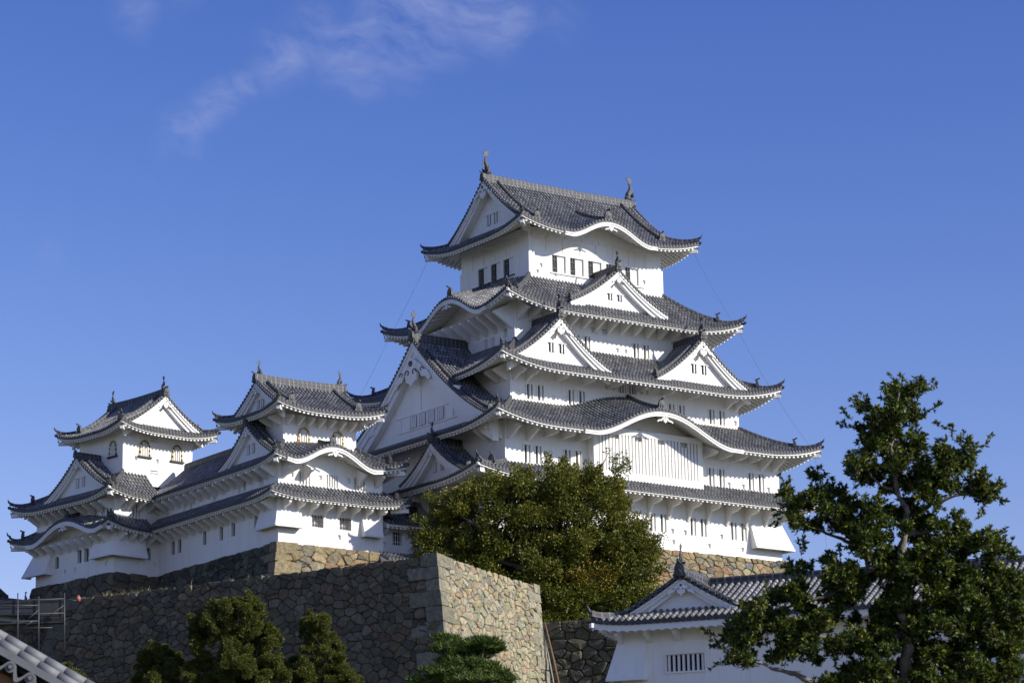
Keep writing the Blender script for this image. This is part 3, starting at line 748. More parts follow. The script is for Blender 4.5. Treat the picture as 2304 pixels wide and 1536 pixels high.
mb.build('scroll_carving', keep)

# dormer gables: two low on the third roof, one on the fourth, the great west gable and a small one on the skirt roof
fr = lambda rect, s: side_frame(rect, s)
R3 = (-.46, 28.41, -.41, 22.01); R4 = (1.67, 26.28, 1.62, 20.0); R2 = (-2.55, 30.5, -2.63, 24.23); R1 = (-4.2, 30.65, -2.2, 23.8)
dormer(keep, fr(R3, 'S'), 5.95+.46, .75, 5.0, 53.05, 3.85, 3.9, win=(.56, .72, .5, 54.05), fish_sc=.8, pend=1.0)
dormer(keep, fr(R3, 'S'), 20.6+.46, .75, 5.0, 53.05, 3.85, 3.9, win=(.56, .72, .5, 54.05), fish_sc=.8, pend=1.0)
dormer(keep, fr(R4, 'S'), 13.75-1.67, .95, 5.05, 59.15, 3.25, 3.6, win=(.5, .5, .5, 59.9), fish_sc=.62, pend=.62)
gw = dormer(keep, fr(R2, 'W'), 24.23-10.8, 1.15, 10.9, 48.0, 8.2, 5.6, k=.42, rec=.75, ridge_h=.62, pend=2.35, drop=.75, win=None, fish_sc=1.0, board=.85, windows=False, down=True)
mb = MB()                                     # barred windows and frame lines of the great gable
o, a, n, L, rz = fr(R2, 'W'); g0 = o+a*(24.23-10.8)+n*1.9
for i in range(4):
    q = g0+a*(-1.6+i*1.32); mb.obox(q-n*.02+Vector((0, 0, 49.1)), a*1.0, n*.012, (0, 0, 1.0), 'grey_tile')
    for k_ in range(4): mb.obox(q+a*(.03+.26*k_)-n*.12+Vector((0, 0, 49.1)), a*.16, n*.08, (0, 0, 1.0), 'white_trim')
mb.build('gable_window', gw)
mb = MB()
mb.obox(g0-a*3.6-n*.09+Vector((0, 0, 50.16)), a*8.8, n*.08, (0, 0, .12), 'white_trim')
mb.obox(g0-a*3.6-n*.09+Vector((0, 0, 48.9)), a*8.8, n*.08, (0, 0, .12), 'white_trim')
for u, h in ((-3.0, 1.1), (4.6, 1.1), (0, 3.0)): mb.obox(g0+a*u-n*.07+Vector((0, 0, 50.29 if u == 0 else 49.03)), a*.12, n*.065, (0, 0, h), 'white_trim')
for u, z in ((-6.6, 49.3), (-5.4, 50.9), (5.4, 50.9), (-4.2, 52.2)): mb.obox(g0+a*u-n*.7+Vector((0, 0, z)), a*.5, n*.69, (0, 0, .42), 'white_trim')
mb.build('gable_beams', gw)
dormer(keep, fr(R1, 'W'), 23.8-6.0, 1.25, 4.6, 43.75, 2.95, 3.0, k=.45, rec=.7, ridge_h=.45, pend=.62, win=(.55, .8, .5, 44.35), fish_sc=.62, board=.5)

# lattice bay on the second storey
mb = MB(); bx0, bx1, bz0, bz1, by = 8.05, 19.15, 43.85, 47.55, -.85
mb.box((bx0, by+.35, bz0), (bx1, .3, bz1+.4), 'plaster')
mb.box((bx0, by, bz0), (bx1, by+.346, bz0+.62), 'plaster'); mb.box((bx0, by, bz1), (bx1, by+.346, bz1+.5), 'plaster')
mb.box((bx0, by, bz0+.623), (bx0+.5, by+.346, bz1-.003), 'plaster'); mb.box((bx1-.5, by, bz0+.623), (bx1, by+.346, bz1-.003), 'plaster')
mb.build('bay_wall', keep)
mb = MB(); k = 30
for i in range(k):
    x = bx0+.55+(bx1-bx0-1.1)*(i+.2)/k
    top = bz1-.003 if i % 7 not in (4, 5) else bz1-.4
    mb.box((x, by+.02, bz0+.623), (x+.21, by+.24, top), 'white_trim')
for z in (45.95,): mb.box((bx0+.5, by+.10, z), (bx1-.5, by+.345, z+.12), 'white_trim')
mb.box((bx0+.503, by+.343, bz0+.63), (bx1-.503, by+.349, bz1), 'pale_board')
mb.build('lattice', keep)
# stone-dropping chute at the south-east corner
def chute(parent, rect, s, u0, u1, z0, z1, out, corner=None):
    o, a, n, L, rz = side_frame(rect, s); mb = MB()
    A, B = o+a*u0, o+a*u1; Z = lambda p, z: Vector((p.x, p.y, z))
    e0 = a*(-out if corner in ('l', 'b') else 0); e1 = a*(out if corner in ('r', 'b') else 0)
    v = [Z(A, z1), Z(B, z1), Z(B-n*out+e1, z0), Z(A-n*out+e0, z0), Z(A, z0), Z(B, z0)]
    mb.add(v, [(3, 2, 1, 0), (4, 3, 0), (1, 2, 5), (4, 5, 2, 3)], 'plaster')
    mb.obox(Z(A-n*(out+.05)+e0, z0-.16), (B-A)+e1-e0, n*.22, (0, 0, .155), 'white_trim')
    for p, e in ((A, e0), (B-a*.25, e1)): mb.obox(Z(p-n*(out-.17)+e, z0-.15), a*.25, n*(out-.2), (0, 0, .145), 'white_trim')
    mb.obox(Z(A-n*(out-.2)+a*.3+e0, z0-.012), (B-A)-a*.6+e1-e0, n*(out-.25), (0, 0, .008), 'dark_opening')
    return mb.build('stone_chute', parent)
chute(keep, K1, 'S', 24.6+1.6, 29.55, 39.75, 42.0, .75, 'r')
chute(keep, K1, 'E', 0, 3.5, 39.75, 42.0, .75, 'l')
# knee brackets below the eaves
def brackets(root, rect, s, us, sd, out, h, style='knee'):
    o, a, n, L, rz = side_frame(rect, s)
    zb = lambda d: sd.ze+sd.H*((1-sd.k)*d/sd.wn+sd.k*(d/sd.wn)**2)
    e0, e1 = zb(.05)-.27, zb(sd.ov)-.52; zo = lerp(e0, e1, max(0, sd.ov-out-.05)/(sd.ov-.05))-.24
    for u in us: bracket(root, o, a, -n, rz, u, zo, out, h, style, rise=e1-.20-zo)
brackets(keep, K1, 'S', [1.5+2.02*i for i in range(14)], F1['S'], 1.75, 1.35, 'arm')
brackets(keep, K1, 'W', [1.2+2.4*i for i in range(9)], F1['W'], 1.9, 1.3, 'arm')
brackets(keep, K4, 'S', [.35, 1.5]+[2.9+1.32*i for i in range(13)], F4['S'], 1.55, .8)
brackets(keep, K4, 'W', [13.3, 12.2]+[11.0-1.25*i for i in range(9)], F4['W'], 1.9, 1.2)
brackets(keep, K3, 'S', [.35, 1.6]+[4.6+2.7*i for i in range(6)]+[22.2, 23.2], F3['S'], 1.7, .9, 'block')
brackets(keep, K3, 'S', [.36, 1.61, 22.21, 23.21], F3['S'], 1.4, .8)
brackets(keep, K3, 'W', [16.8, 15.6], F3['W'], 1.4, .8)
brackets(keep, K2, 'S', [.35, 2.2, 26.0, 27.3], F2['S'], 1.6, .9)
brackets(keep, K2, 'S', [3.9, 5.6, 7.2, 20.0, 21.6, 23.2, 24.7], F2['S'], 1.8, .9, 'block')
brackets(keep, K2, 'W', [21.2, 19.6], F2['W'], 1.6, .9)
at_root(keep)

# ---------------------------------------------------------------- west small keep
wk = thing('small_keep', 'white three tier turret with gilded bell windows, standing left of the main keep', 'castle turret', (-11.85, 10.9, 37.4))
N1 = (-16.65, -7.05, 6.8, 15.0); N3 = (-15.49, -8.75, 8.0, 13.4)
sp = {'S': [(5.6-.35, 5.6+.70, 39.95, 41.25, 'ironpale', .45), (2.5+.7, 3.5+.6, 39.95+.05, 41.3, 'ironpale', .45), (4.5, 5.35, 41.72, 42.0, 'slat', .2)]}
sp['S'] = [(3.05, 4.1, 39.0, 39.97, 'ironpale', .45), (5.57, 6.65, 39.0, 39.97, 'ironpale', .45)]+loops([8.0], 38.9, .3)+loops([5.4], 38.2, .3)
sp['W'] = [(1.0, 1.55, 39.0, 40.2, 'dark', .35), (4.55, 5.1, 39.05, 40.25, 'dark', .35)]
cut(wk, N1, 37.45, 41.6, sp)
sp = {'S': [(1.80, 2.90, 42.25, 43.24, 'palebars', .42), (4.32, 5.45, 42.25, 43.24, 'palebars', .42), (6.86, 7.95, 42.25, 43.24, 'palebars', .42)]+loops([1.1, 3.7, 6.3, 8.8], 42.75, .3)}
sp['W'] = [(5.35, 6.0, 42.3, 43.3, 'palebars', .3), (2.0, 2.5, 42.3, 43.3, 'palebars', .3), (2.8, 3.3, 42.3, 43.3, 'palebars', .3)]
cut(wk, N1, 41.6, 44.25, sp)
sp = {'S': [(2.65, 3.3, 47.62, 47.98, 'slat', .2)], 'W': [(2.2, 2.75, 47.3, 48.0, 'palebars', .25)]}
cut(wk, N3, 45.2, 48.75, sp)
def bell_window(parent, rect, s, uc, z0, w, h, cA, cB, sill, name='bell_window'):
    """cusped window: arched frame in two colours, recessed bars or shutter, projecting sill"""
    o, a, n, L, rz = side_frame(rect, s); c = o+a*uc
    def P(x, z, d=0): q = c+a*x+n*d; return Vector((q.x, q.y, z0+z))
    half = [(w*.50, 0), (w*.47, h*.3), (w*.43, h*.6), (w*.36, h*.82), (w*.22, h*.95), (0, h)]
    ou = [(-x, z) for x, z in half]+[(x, z) for x, z in half[-2::-1]]
    t = .13; inn = [(x*(1-2*t/w*1.0), z*(1-t/h*.9)) for x, z in ou]
    mb = MB(); m = len(ou)
    sub = []
    for i in range(m-1):
        for j in range(2):
            f0, f1 = j/2, (j+1)/2
            g = lambda A, f: (lerp(A[i][0], A[i+1][0], f), lerp(A[i][1], A[i+1][1], f))
            q = [g(ou, f0), g(ou, f1), g(inn, f1), g(inn, f0)]
            F = [P(x, z, -.10) for x, z in q]; Bk = [P(x, z, -.002) for x, z in q]
            mb.add(F+Bk, [(0, 1, 2, 3), (0, 4, 5, 1), (2, 6, 7, 3), (1, 5, 6, 2), (0, 3, 7, 4)], cA if (2*i+j) % 2 else cB)
    mb.add([P(x, z, -.006) for x, z in inn], [tuple(range(m))], 'pale_board')
    for k in range(4):
        x = (k-1.5)*w*.19; mb.obox(P(x-.05, .0, -.075), a*.10, n*.06, (0, 0, h*(.80 if k in (1, 2) else .66)), 'white_trim')
    mb.obox(P(-w*.62, -.15, -.16), a*(w*1.24), n*.155, (0, 0, .14), sill)
    return mb.build(name, parent)
bell_window(wk, N3, 'S', 1.87, 45.86, 1.15, 1.22, 'gold', 'brown_wood', 'brown_wood')
bell_window(wk, N3, 'S', 5.0, 45.86, 1.15, 1.22, 'gold', 'brown_wood', 'brown_wood')
w1r, G1 = skirt(wk, (-18.25, -5.45, 5.2, 16.6), (-16.65, -7.05, 6.8, 15.0), 40.98, 42.12, lift=.42, k=.1, ovs=dict.fromkeys('SWNE', 1.55), Lc=4, big=.5, hh=.26, sides='SE', rafter=.36, fas=.16)
bn = (-12.45+17.9, 3.9, 1.5, .15, 1.0)
w2r, G2 = skirt(wk, (-17.9, -5.75, 5.2, 16.6), N3, 43.72, 45.62, lift=.62, bumps={'S': [bn]}, ovs=dict.fromkeys('SWNE', 1.55), Lc=4.5, rafter=.40, fas=.16, sides='SEW', flat=('Wl',))
w3r, G3 = irimoya(wk, (-17.33, -7.35, 5.75, 15.55), 'x', 48.0, 2.95, 1.35, lift=.6, k=.35, ov=1.75, Lc=4, ridge_h=.55, fish_sc=.62, pend=.6, rafter=.38, fas=.16)
mb = MB(); tympanum(mb, G2['S'], bn, 1.58, 43.9, -.42); mb.build('tympanum', wk)
pendant(wk, G2['S'].p(bn[0], -.03, -.45), 0, .46, 1.3)
mb = MB(); pts = [G2['S'].p(bn[0], lerp(2.4, .3, i/6), .04) for i in range(7)]; ridge_sweep(mb, pts, .34, .42); mb.build('crest_ridge', wk); ogre_tile(wk, pts[-1], 0, .8)
dormer(wk, fr((-17.9, -5.75, 5.2, 16.6), 'W'), 16.6-10.9, .75, 4.3, 44.5, 2.95, 2.6, k=.4, rec=.45, ridge_h=.42, pend=.6, win=(.45, .75, .35, 45.1), board=.34, front_fish=False)
chute(wk, N1, 'S', 0, 1.9, 38.85, 40.95, .62, 'l'); chute(wk, N1, 'W', 5.7, 8.2, 38.85, 40.95, .62, 'r'); chute(wk, N1, 'S', 7.55, 9.3, 38.75, 40.8, .55)
brackets(wk, N1, 'S', [.4+1.25*i for i in range(8)], G1['S'], 1.2, .75, 'arm')
brackets(wk, N1, 'W', [.5+1.2*i for i in range(7)], G1['S'], 1.2, .7)
brackets(wk, N1, 'S', [.45, 2.35, 7.3, 9.0], G2['S'], 1.2, .75); brackets(wk, N1, 'W', [.5+1.2*i for i in range(7)], G2['W'], 1.2, .7)
brackets(wk, N3, 'S', [.3+.97*i for i in range(7)], G3['S'], 1.1, .6); brackets(wk, N3, 'W', [5.0, 3.7], G3['W'], 1.1, .6)
at_root(wk)

# ---------------------------------------------------------------- gallery between the two turrets
ga = thing('gallery_wing', 'long two storey white gallery with two eaves linking the two left turrets', 'castle gallery', (-14, 20.5, 37.4))
C1 = (-16.65, -11.0, 15.0, 26.6)
sp = {'W': [(26.6-23.95, 26.6-23.3, 38.9, 40.05, 'dark', .35), (26.6-22.8, 26.6-22.2, 38.9, 40.05, 'dark', .35), (26.6-18.6, 26.6-18.05, 38.95, 40.1, 'dark', .35), (26.6-15.9, 26.6-15.35, 38.95, 40.1, 'dark', .35)]}
cut(ga, C1, 37.45, 41.6, sp)
sp = {'W': [(26.6-24.9, 26.6-24.3, 42.25, 43.3, 'palebars', .3), (26.6-21.9, 26.6-21.35, 42.25, 43.3, 'palebars', .3), (26.6-20.9, 26.6-20.35, 42.25, 43.3, 'palebars', .3), (26.6-17.0, 26.6-16.45, 42.25, 43.3, 'palebars', .3)]}
cut(ga, C1, 41.6, 44.2, sp)
mt, me = MB(), MB()
o, a, n, L, rz = side_frame((-18.25, -9.4, 5.2, 26.6), 'W')
Sg = Side(o, a, n, rz, L, 1.6, 1.6, 1.6, 1.6, 40.98, 1.14, k=.1, lift=.42, Lc=4, ov=1.55, hipl=False); tile_slope(mt, Sg); eave_mesh(me, Sg, .36, fas=.16)
o, a, n, L, rz = side_frame((-17.9, -9.7, 16.6, 26.6), 'W')
Sh = Side(o, a, n, rz, L, 4.1, 4.1, 1, 1, 43.72, 3.1, k=.2, lift=0, ov=1.25, hipl=False, hipr=False, full=(0, 99)); tile_slope(mt, Sh); eave_mesh(me, Sh, .4, fas=.16)
o, a, n, L, rz = side_frame((-17.9, -9.7, 16.6, 26.6), 'E')
Se = Side(o, a, n, rz, L, 4.1, 4.1, 1, 1, 43.72, 3.1, k=.2, lift=0, ov=1.25, hipl=False, hipr=False, full=(0, 99)); tile_slope(mt, Se); eave_mesh(me, Se, .4, fas=.16)
o, a, n, L, rz = side_frame((-17.9, -9.7, 12.6, 16.65), 'W')
Sx = Side(o, a, n, rz, L, 4.1, 4.1, 1, 1, 43.72, 3.1, k=.2, lift=0, ov=1.25, hipl=False, hipr=False, full=(0, 99)); tile_slope(mt, Sx, ends=False, d0=.7)
gr = mt.build('roof', ga); me.build('eaves', gr)
mb = MB(); ridge_sweep(mb, [(-13.8, 13.2+i*1.34, 46.82) for i in range(11)], .45, .45); mb.build('main_ridge', gr)
brackets(ga, C1, 'W', [.6+1.2*i for i in range(10)], Sg, 1.2, .7); brackets(ga, C1, 'W', [.6+1.2*i for i in range(10)], Sh, 1.1, .7)
at_root(ga)

# ---------------------------------------------------------------- north-west small keep (turned 7.45 deg)
nw = thing('corner_turret', 'white three tier turret with black and gold bell windows at far left', 'castle turret', (-21.045, 25.625, 0), R(7.45))
I1 = (0, 10.4, 0, 11.45); I3 = (1.55, 8.75, 1.1, 7.5)
sp = {'W': [(11.45-8.6, 11.45-8.0, 38.7, 39.7, 'dark', .35), (11.45-5.25, 11.45-4.65, 38.75, 39.85, 'dark', .4), (11.45-4.25, 11.45-3.6, 38.75, 39.85, 'dark', .4), (11.45-7.1, 11.45-6.3, 40.3, 40.75, 'slat', .2)]+loops([11.45-7.2, 11.45-5.7, 11.45-1.2], 38.1, .28),
      'S': [(3.3, 3.75, 38.75, 39.75, 'dark', .35)]+loops([2.2, 4.0], 38.2, .28)}
cut(nw, I1, 37.35, 41.55, sp)
sp = {'W': [(11.45-2.9, 11.45-2.3, 42.2, 43.2, 'palebars', .3), (11.45-1.9, 11.45-1.3, 42.2, 43.2, 'palebars', .3), (11.45-8.5, 11.45-7.9, 42.2, 43.0, 'palebars', .3)], 'S': [(1.75, 2.6, 42.15, 43.25, 'palebars', .3)]}
cut(nw, I1, 41.55, 44.2, sp)
sp = {'S': [(4.3-1.55, 5.15-1.55, 48.92, 49.33, 'slat', .2), (4.35-1.55, 5.15-1.55, 46.1, 46.56, 'slat', .2)]+loops([1.2, 3.4], 47.2, .3)}
cut(nw, I3, 45.2, 49.95, sp)
bell_window(nw, I3, 'S', 3.75-1.55, 47.65, 1.15, 1.4, 'black_wood', 'gold', 'black_wood'); bell_window(nw, I3, 'S', 7.1-1.55, 47.65, 1.15, 1.4, 'black_wood', 'gold', 'black_wood')
bell_window(nw, I3, 'W', 7.5-2.5, 47.6, 1.1, 1.35, 'black_wood', 'gold', 'black_wood')
bi = (13.15-5.0, 5.0, 1.35, .45, 1.0)
i1r, H1 = skirt(nw, (-1.65, 12.0, -1.5, 13.15), (0, 10.4, 0, 11.45), 40.82, 42.0, lift=.62, k=.1, bumps={'W': [bi]}, ovs=dict.fromkeys('SWNE', 1.55), Lc=4.5, big=.5, hh=.26, rafter=.36, fas=.16, umask={'S': (None, 4.9)})
i2r, H2 = skirt(nw, (-1.65, 12.0, -1.5, 13.15), I3, 43.62, 46.0, lift=.68, ovs=dict.fromkeys('SWNE', 1.55), Lc=4.5, rafter=.4, fas=.16, umask={'S': (None, 5.6)})
irimoya(nw, (.2, 10.3, -.55, 9.0), 'y', 49.55, 3.4, 1.2, lift=.62, k=.35, ov=1.6, Lc=4, ridge_h=.5, fish_sc=.62, pend=.62, rafter=.38, windows=False, fas=.16)
dormer(nw, fr((-1.65, 12.0, -1.5, 13.15), 'W'), 13.15-4.4, .8, 4.7, 44.4, 3.15, 2.9, k=.4, rec=.45, ridge_h=.42, pend=.62, win=(.45, .8, .4, 45.0), board=.34, front_fish=False)
pendant(nw, H1['W'].p(bi[0], -.03, -.45), -math.pi/2, .5, 1.0)
mb = MB(); tympanum(mb, H1['W'], bi, 1.58, 41.0, -.42); mb.build('tympanum', nw)
mb = MB(); pts = [H1['W'].p(bi[0], lerp(1.6, .3, i/5), .04) for i in range(6)]; ridge_sweep(mb, pts, .34, .42); mb.build('crest_ridge', nw); ogre_tile(nw, pts[-1], -math.pi/2, .8)
chute(nw, I1, 'W', 11.45-2.6, 11.45, 38.85, 40.9, .66, 'r'); chute(nw, I1, 'S', 0, 3.0, 38.85, 40.9, .66, 'l'); chute(nw, I1, 'W', 0, 2.6, 38.4, 40.6, .85, 'l')
brackets(nw, I1, 'W', [.4+1.17*i for i in range(10)], H1['W'], 1.2, .7); brackets(nw, I1, 'S', [.4, 1.4, 2.4, 3.4], H1['S'], 1.2, .7)
brackets(nw, I1, 'W', [.4+1.17*i for i in range(10)], H2['W'], 1.2, .7); brackets(nw, I1, 'S', [.4, 1.4, 2.4, 3.4], H2['S'], 1.2, .7)
# ---------------------------------------------------------------- dry stone walls: every stone a cut polygon with its own relief
def clip(poly, mx, my, nx, ny):               # keep the side where (p-m).n <= 0
    out = []; n = len(poly)
    for i in range(n):
        a, b = poly[i], poly[(i+1) % n]
        da = (a[0]-mx)*nx+(a[1]-my)*ny; db = (b[0]-mx)*nx+(b[1]-my)*ny
        if da <= 0: out.append(a)
        if (da < 0) != (db < 0) and da != db:
            t = da/(da-db); out.append((a[0]+(b[0]-a[0])*t, a[1]+(b[1]-a[1])*t))
    return out
PAL = {'tan': [(.40, .32, .18), (.38, .31, .185), (.36, .31, .21), (.40, .295, .16), (.37, .325, .21), (.41, .32, .18), (.40, .26, .15), (.45, .36, .21), (.20, .195, .18)],
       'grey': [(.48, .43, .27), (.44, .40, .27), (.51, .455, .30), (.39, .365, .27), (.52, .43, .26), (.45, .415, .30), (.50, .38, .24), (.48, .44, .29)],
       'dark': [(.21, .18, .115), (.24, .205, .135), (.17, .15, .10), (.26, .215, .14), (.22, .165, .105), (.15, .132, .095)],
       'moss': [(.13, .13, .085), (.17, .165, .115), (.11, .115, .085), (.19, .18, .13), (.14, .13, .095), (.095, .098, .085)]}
def stones(mb, P, U, H, cell, pal, rng, nrm, jit=.40, rel=.16, corner=(0, 0), topjit=.22, skew=.0):
    """P(u, h) -> point on the wall plane (h down from the top), nrm outward normal"""
    AN = 1.32; U_ = U; U = U/AN; P0_ = P; P = lambda u, h: P0_(min(max(u*AN, 0), U_), h)
    rows = max(2, int(H/(cell*.80))); seeds = {}
    for r in range(rows):
        k = max(2, int(U/(cell*rng.uniform(.95, 1.2))))
        for c in range(k):
            big = corner[0] and c == 0 or corner[1] and c == k-1
            j = .10 if big else jit
            seeds.setdefault(r, []).append(((c+.5+(rng.uniform(-j, j)))*U/k, (r+.5+rng.uniform(-j, j)*(.2 if big else 1))*H/rows))
        if rng.random() < 1:                  # small filler stones
            for _ in range(int(k*.6)): seeds[r].append((rng.uniform(0, U), (r+rng.uniform(0, 1))*H/rows))
    nv = Vector(nrm)
    for r in seeds:
        near = [p for q in range(r-2, r+3) for p in seeds.get(q, ())]
        for s in seeds[r]:
            poly = [(0, 0), (U, 0), (U, H), (0, H)]
            for q in near:
                if q is s: continue
                dx, dy = q[0]-s[0], q[1]-s[1]
                if dx*dx+dy*dy > (3.2*cell)**2: continue
                poly = clip(poly, (q[0]+s[0])/2, (q[1]+s[1])/2, dx, dy)
                if len(poly) < 3: break
            if len(poly) < 3: continue
            cx = sum(p[0] for p in poly)/len(poly); cy = sum(p[1] for p in poly)/len(poly)
            size = max(math.hypot(p[0]-cx, p[1]-cy) for p in poly)
            # round the corners a little
            pl = []
            for i in range(len(poly)):
                a, b, c = poly[i-1], poly[i], poly[(i+1) % len(poly)]
                pl += [(lerp(b[0], a[0], .13), lerp(b[1], a[1], .13)), (lerp(b[0], c[0], .13), lerp(b[1], c[1], .13))]
            tj = rng.uniform(-topjit, topjit*.25)
            rg = rng.uniform(.6, 1.15)*rel; tilt = (rng.uniform(-.16, .16), rng.uniform(-.16, .16)); ccx, ccy = cx+rng.uniform(-.2, .2)*size, cy+rng.uniform(-.2, .2)*size
            rings = []
            for f, dep in ((.985, -.30), (.985, .0), (.945, .62), (.80, 1.0)):
                ring = []
                for (x, y) in pl:
                    g = 1-(1-f)*min(1.0, .55/max(size, .2))*1.0
                    xx, yy = lerp(cx, x, g), lerp(cy, y, g)
                    if yy < .02+.02*f: yy -= tj-.0
                    d = dep*rg if dep > 0 else dep
                    if dep > .3: d += (xx-cx)*tilt[0]+(yy-cy)*tilt[1]+rng.uniform(-.025, .025)
                    ring.append(P(xx, yy)+nv*d)
                rings.append(ring)
            n = len(pl); vs = [v for ring in rings for v in ring]; vs.append(P(ccx, ccy)+nv*(rg*1.12+(ccx-cx)*tilt[0]+(ccy-cy)*tilt[1]))
            fs = []
            for k_ in range(3): fs += [(k_*n+i, k_*n+(i+1) % n, (k_+1)*n+(i+1) % n, (k_+1)*n+i) for i in range(n)]
            fs += [(3*n+i, 3*n+(i+1) % n, 4*n) for i in range(n)]
            b = pal[rng.integers(len(pal))]; v = rng.uniform(.78, 1.18)
            mb.add(vs, fs, 'stone', col=tuple(min(1, c*v*rng.uniform(.95, 1.05)) for c in b))
    n = 12                                     # packing behind the joints
    vs = []
    for i in range(n+1): vs += [P(U*i/n, .35)-nv*.05, P(U*i/n, H)-nv*.05]
    mb.add(vs, [(2*i, 2*i+1, 2*i+3, 2*i+2) for i in range(n)], 'stone', col=tuple(c*.55 for c in pal[0]))
def base(name, label, cat, poly, ztop, zbot, bats, faces, cell, palname, seed, group=None, curve=.0, rel=.16, top=True, topjit=.2, fpal=None, quoins=()):
    """battered stone platform; poly counter-clockwise from above, bats = batter of each edge"""
    rng = np.random.default_rng(seed); n = len(poly); H = ztop-zbot
    E = []
    for i in range(n):
        a, b = Vector((*poly[i], 0)), Vector((*poly[(i+1) % n], 0)); d = (b-a).normalized(); E.append((a, d, Vector((d.y, -d.x, 0)), (b-a).length))
    def foot(i):                               # corner i pushed out by both its edges
        e0, e1 = E[i-1], E[i]; A = Matrix(((e0[2].x, e0[2].y), (e1[2].x, e1[2].y)))
        s = A.inverted() @ Vector((bats[i-1], bats[i])); return Vector((s.x, s.y, 0))
    offs = [foot(i) for i in range(n)]
    def foot_dir(i):
        A = Matrix(((E[i-1][2].x, E[i-1][2].y), (E[i][2].x, E[i][2].y))); s = A.inverted() @ Vector((1, 1)); return Vector((s.x, s.y, 0))
    mb = MB()
    for i in range(n):
        a, d, nn, L = E[i]; o0, o1 = offs[i], offs[(i+1) % n]; b = a+d*L
        def P(u, h, a=a, b=b, o0=o0, o1=o1, L=L):
            f = u/L; hh = h*(1+curve*(h/H-1)) if curve else h
            p = (a+o0*hh).lerp(b+o1*hh, f); return Vector((p.x, p.y, ztop-h))
        nv = Vector((nn.x, nn.y, bats[i])).normalized()
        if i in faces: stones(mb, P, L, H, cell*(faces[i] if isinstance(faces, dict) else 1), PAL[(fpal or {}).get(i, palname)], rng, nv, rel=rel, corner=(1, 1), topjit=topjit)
        else: mb.add([P(0, 0), P(0, H), P(L, H), P(L, 0)], [(0, 1, 2, 3)], 'stone', col=PAL[palname][0])
    for i, big, ht, qc in quoins:              # long cut blocks laid alternately round the corner
        c0 = E[i][0]; dl, dr = -E[i-1][1], E[i][1]; n0, n1 = E[i-1][2], E[i][2]; h = -.10; k = 0
        while h < H:
            hh = ht*rng.uniform(.8, 1.2); a, b = (big, big*.48) if k % 2 else (big*.48, big)
            a *= rng.uniform(.85, 1.15); b *= rng.uniform(.85, 1.15); pr = .20+rng.uniform(-.04, .05); vs = []
            for z_ in (h+.02, h+hh-.02):
                c = c0+offs[i]*max(z_, 0)+Vector((0, 0, ztop-z_)); o_ = foot_dir(i)*pr
                vs += [c+o_+Vector(rng.normal(size=3)*.025), c+dr*b+n1*(pr-.03)+Vector(rng.normal(size=3)*.03), c+dr*b-n1*.4, c-o_*2, c+dl*a-n0*.4, c+dl*a+n0*(pr-.03)+Vector(rng.normal(size=3)*.03)]
            f = [tuple(range(6)), tuple(range(11, 5, -1))]+[(j, 6+j, 6+(j+1) % 6, (j+1) % 6) for j in range(6)]
            v_ = rng.uniform(.8, 1.15); mb.add(vs, f, 'stone', col=tuple(x*v_ for x in qc)); h += hh; k += 1
    if top: mb.add([(*p, ztop-.28) for p in poly], [tuple(range(n))], 'ground')
    o = mb.build(name); return tag(o, label, cat, group)
rect_ccw = lambda r: [(r[0], r[2]), (r[1], r[2]), (r[1], r[3]), (r[0], r[3])]
base('stone_platform', 'ochre stone platform right under the tall main keep', 'stone wall', rect_ccw((-1.75, 28.1, -.15, 21.75)), 38.74, 31.0, [.27]*4, {0: 1, 1: 1, 3: 1}, .68, 'tan', 11, 'stone castle walls', topjit=.06, quoins=((1, 1.7, .75, (.38, .32, .19)),))
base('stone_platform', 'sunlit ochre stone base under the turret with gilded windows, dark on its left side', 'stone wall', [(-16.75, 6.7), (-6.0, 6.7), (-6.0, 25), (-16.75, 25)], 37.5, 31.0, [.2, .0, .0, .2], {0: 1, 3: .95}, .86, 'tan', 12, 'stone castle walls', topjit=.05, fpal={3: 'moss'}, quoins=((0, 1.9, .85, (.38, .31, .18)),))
c7, s7 = math.cos(R(7.45)), math.sin(R(7.45)); L2W = lambda x, y: (-21.045+c7*x-s7*y, 25.625+s7*x+c7*y)
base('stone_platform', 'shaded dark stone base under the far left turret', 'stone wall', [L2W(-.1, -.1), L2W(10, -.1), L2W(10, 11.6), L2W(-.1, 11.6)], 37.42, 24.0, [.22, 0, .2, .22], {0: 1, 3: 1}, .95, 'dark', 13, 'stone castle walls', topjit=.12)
base('stone_bastion', 'great stone bastion in front of the castle with one dark face and one sunlit face', 'stone wall', [(-33.7, 9.7), (-21.64, -21.99), (-7.76, -14.28), (-3, 2), (-12, 24)], 32.05, 15.0, [.15, .18, 0, 0, .30], {0: .84, 1: .72, 4: 1.0}, .85, 'grey', 14, 'stone castle walls', rel=.16, topjit=.38, fpal={0: 'dark', 4: 'dark'}, quoins=((1, 2.1, .95, (.33, .30, .215)), (0, 1.9, .9, (.17, .16, .12)), (2, 1.5, .8, (.40, .37, .27))))

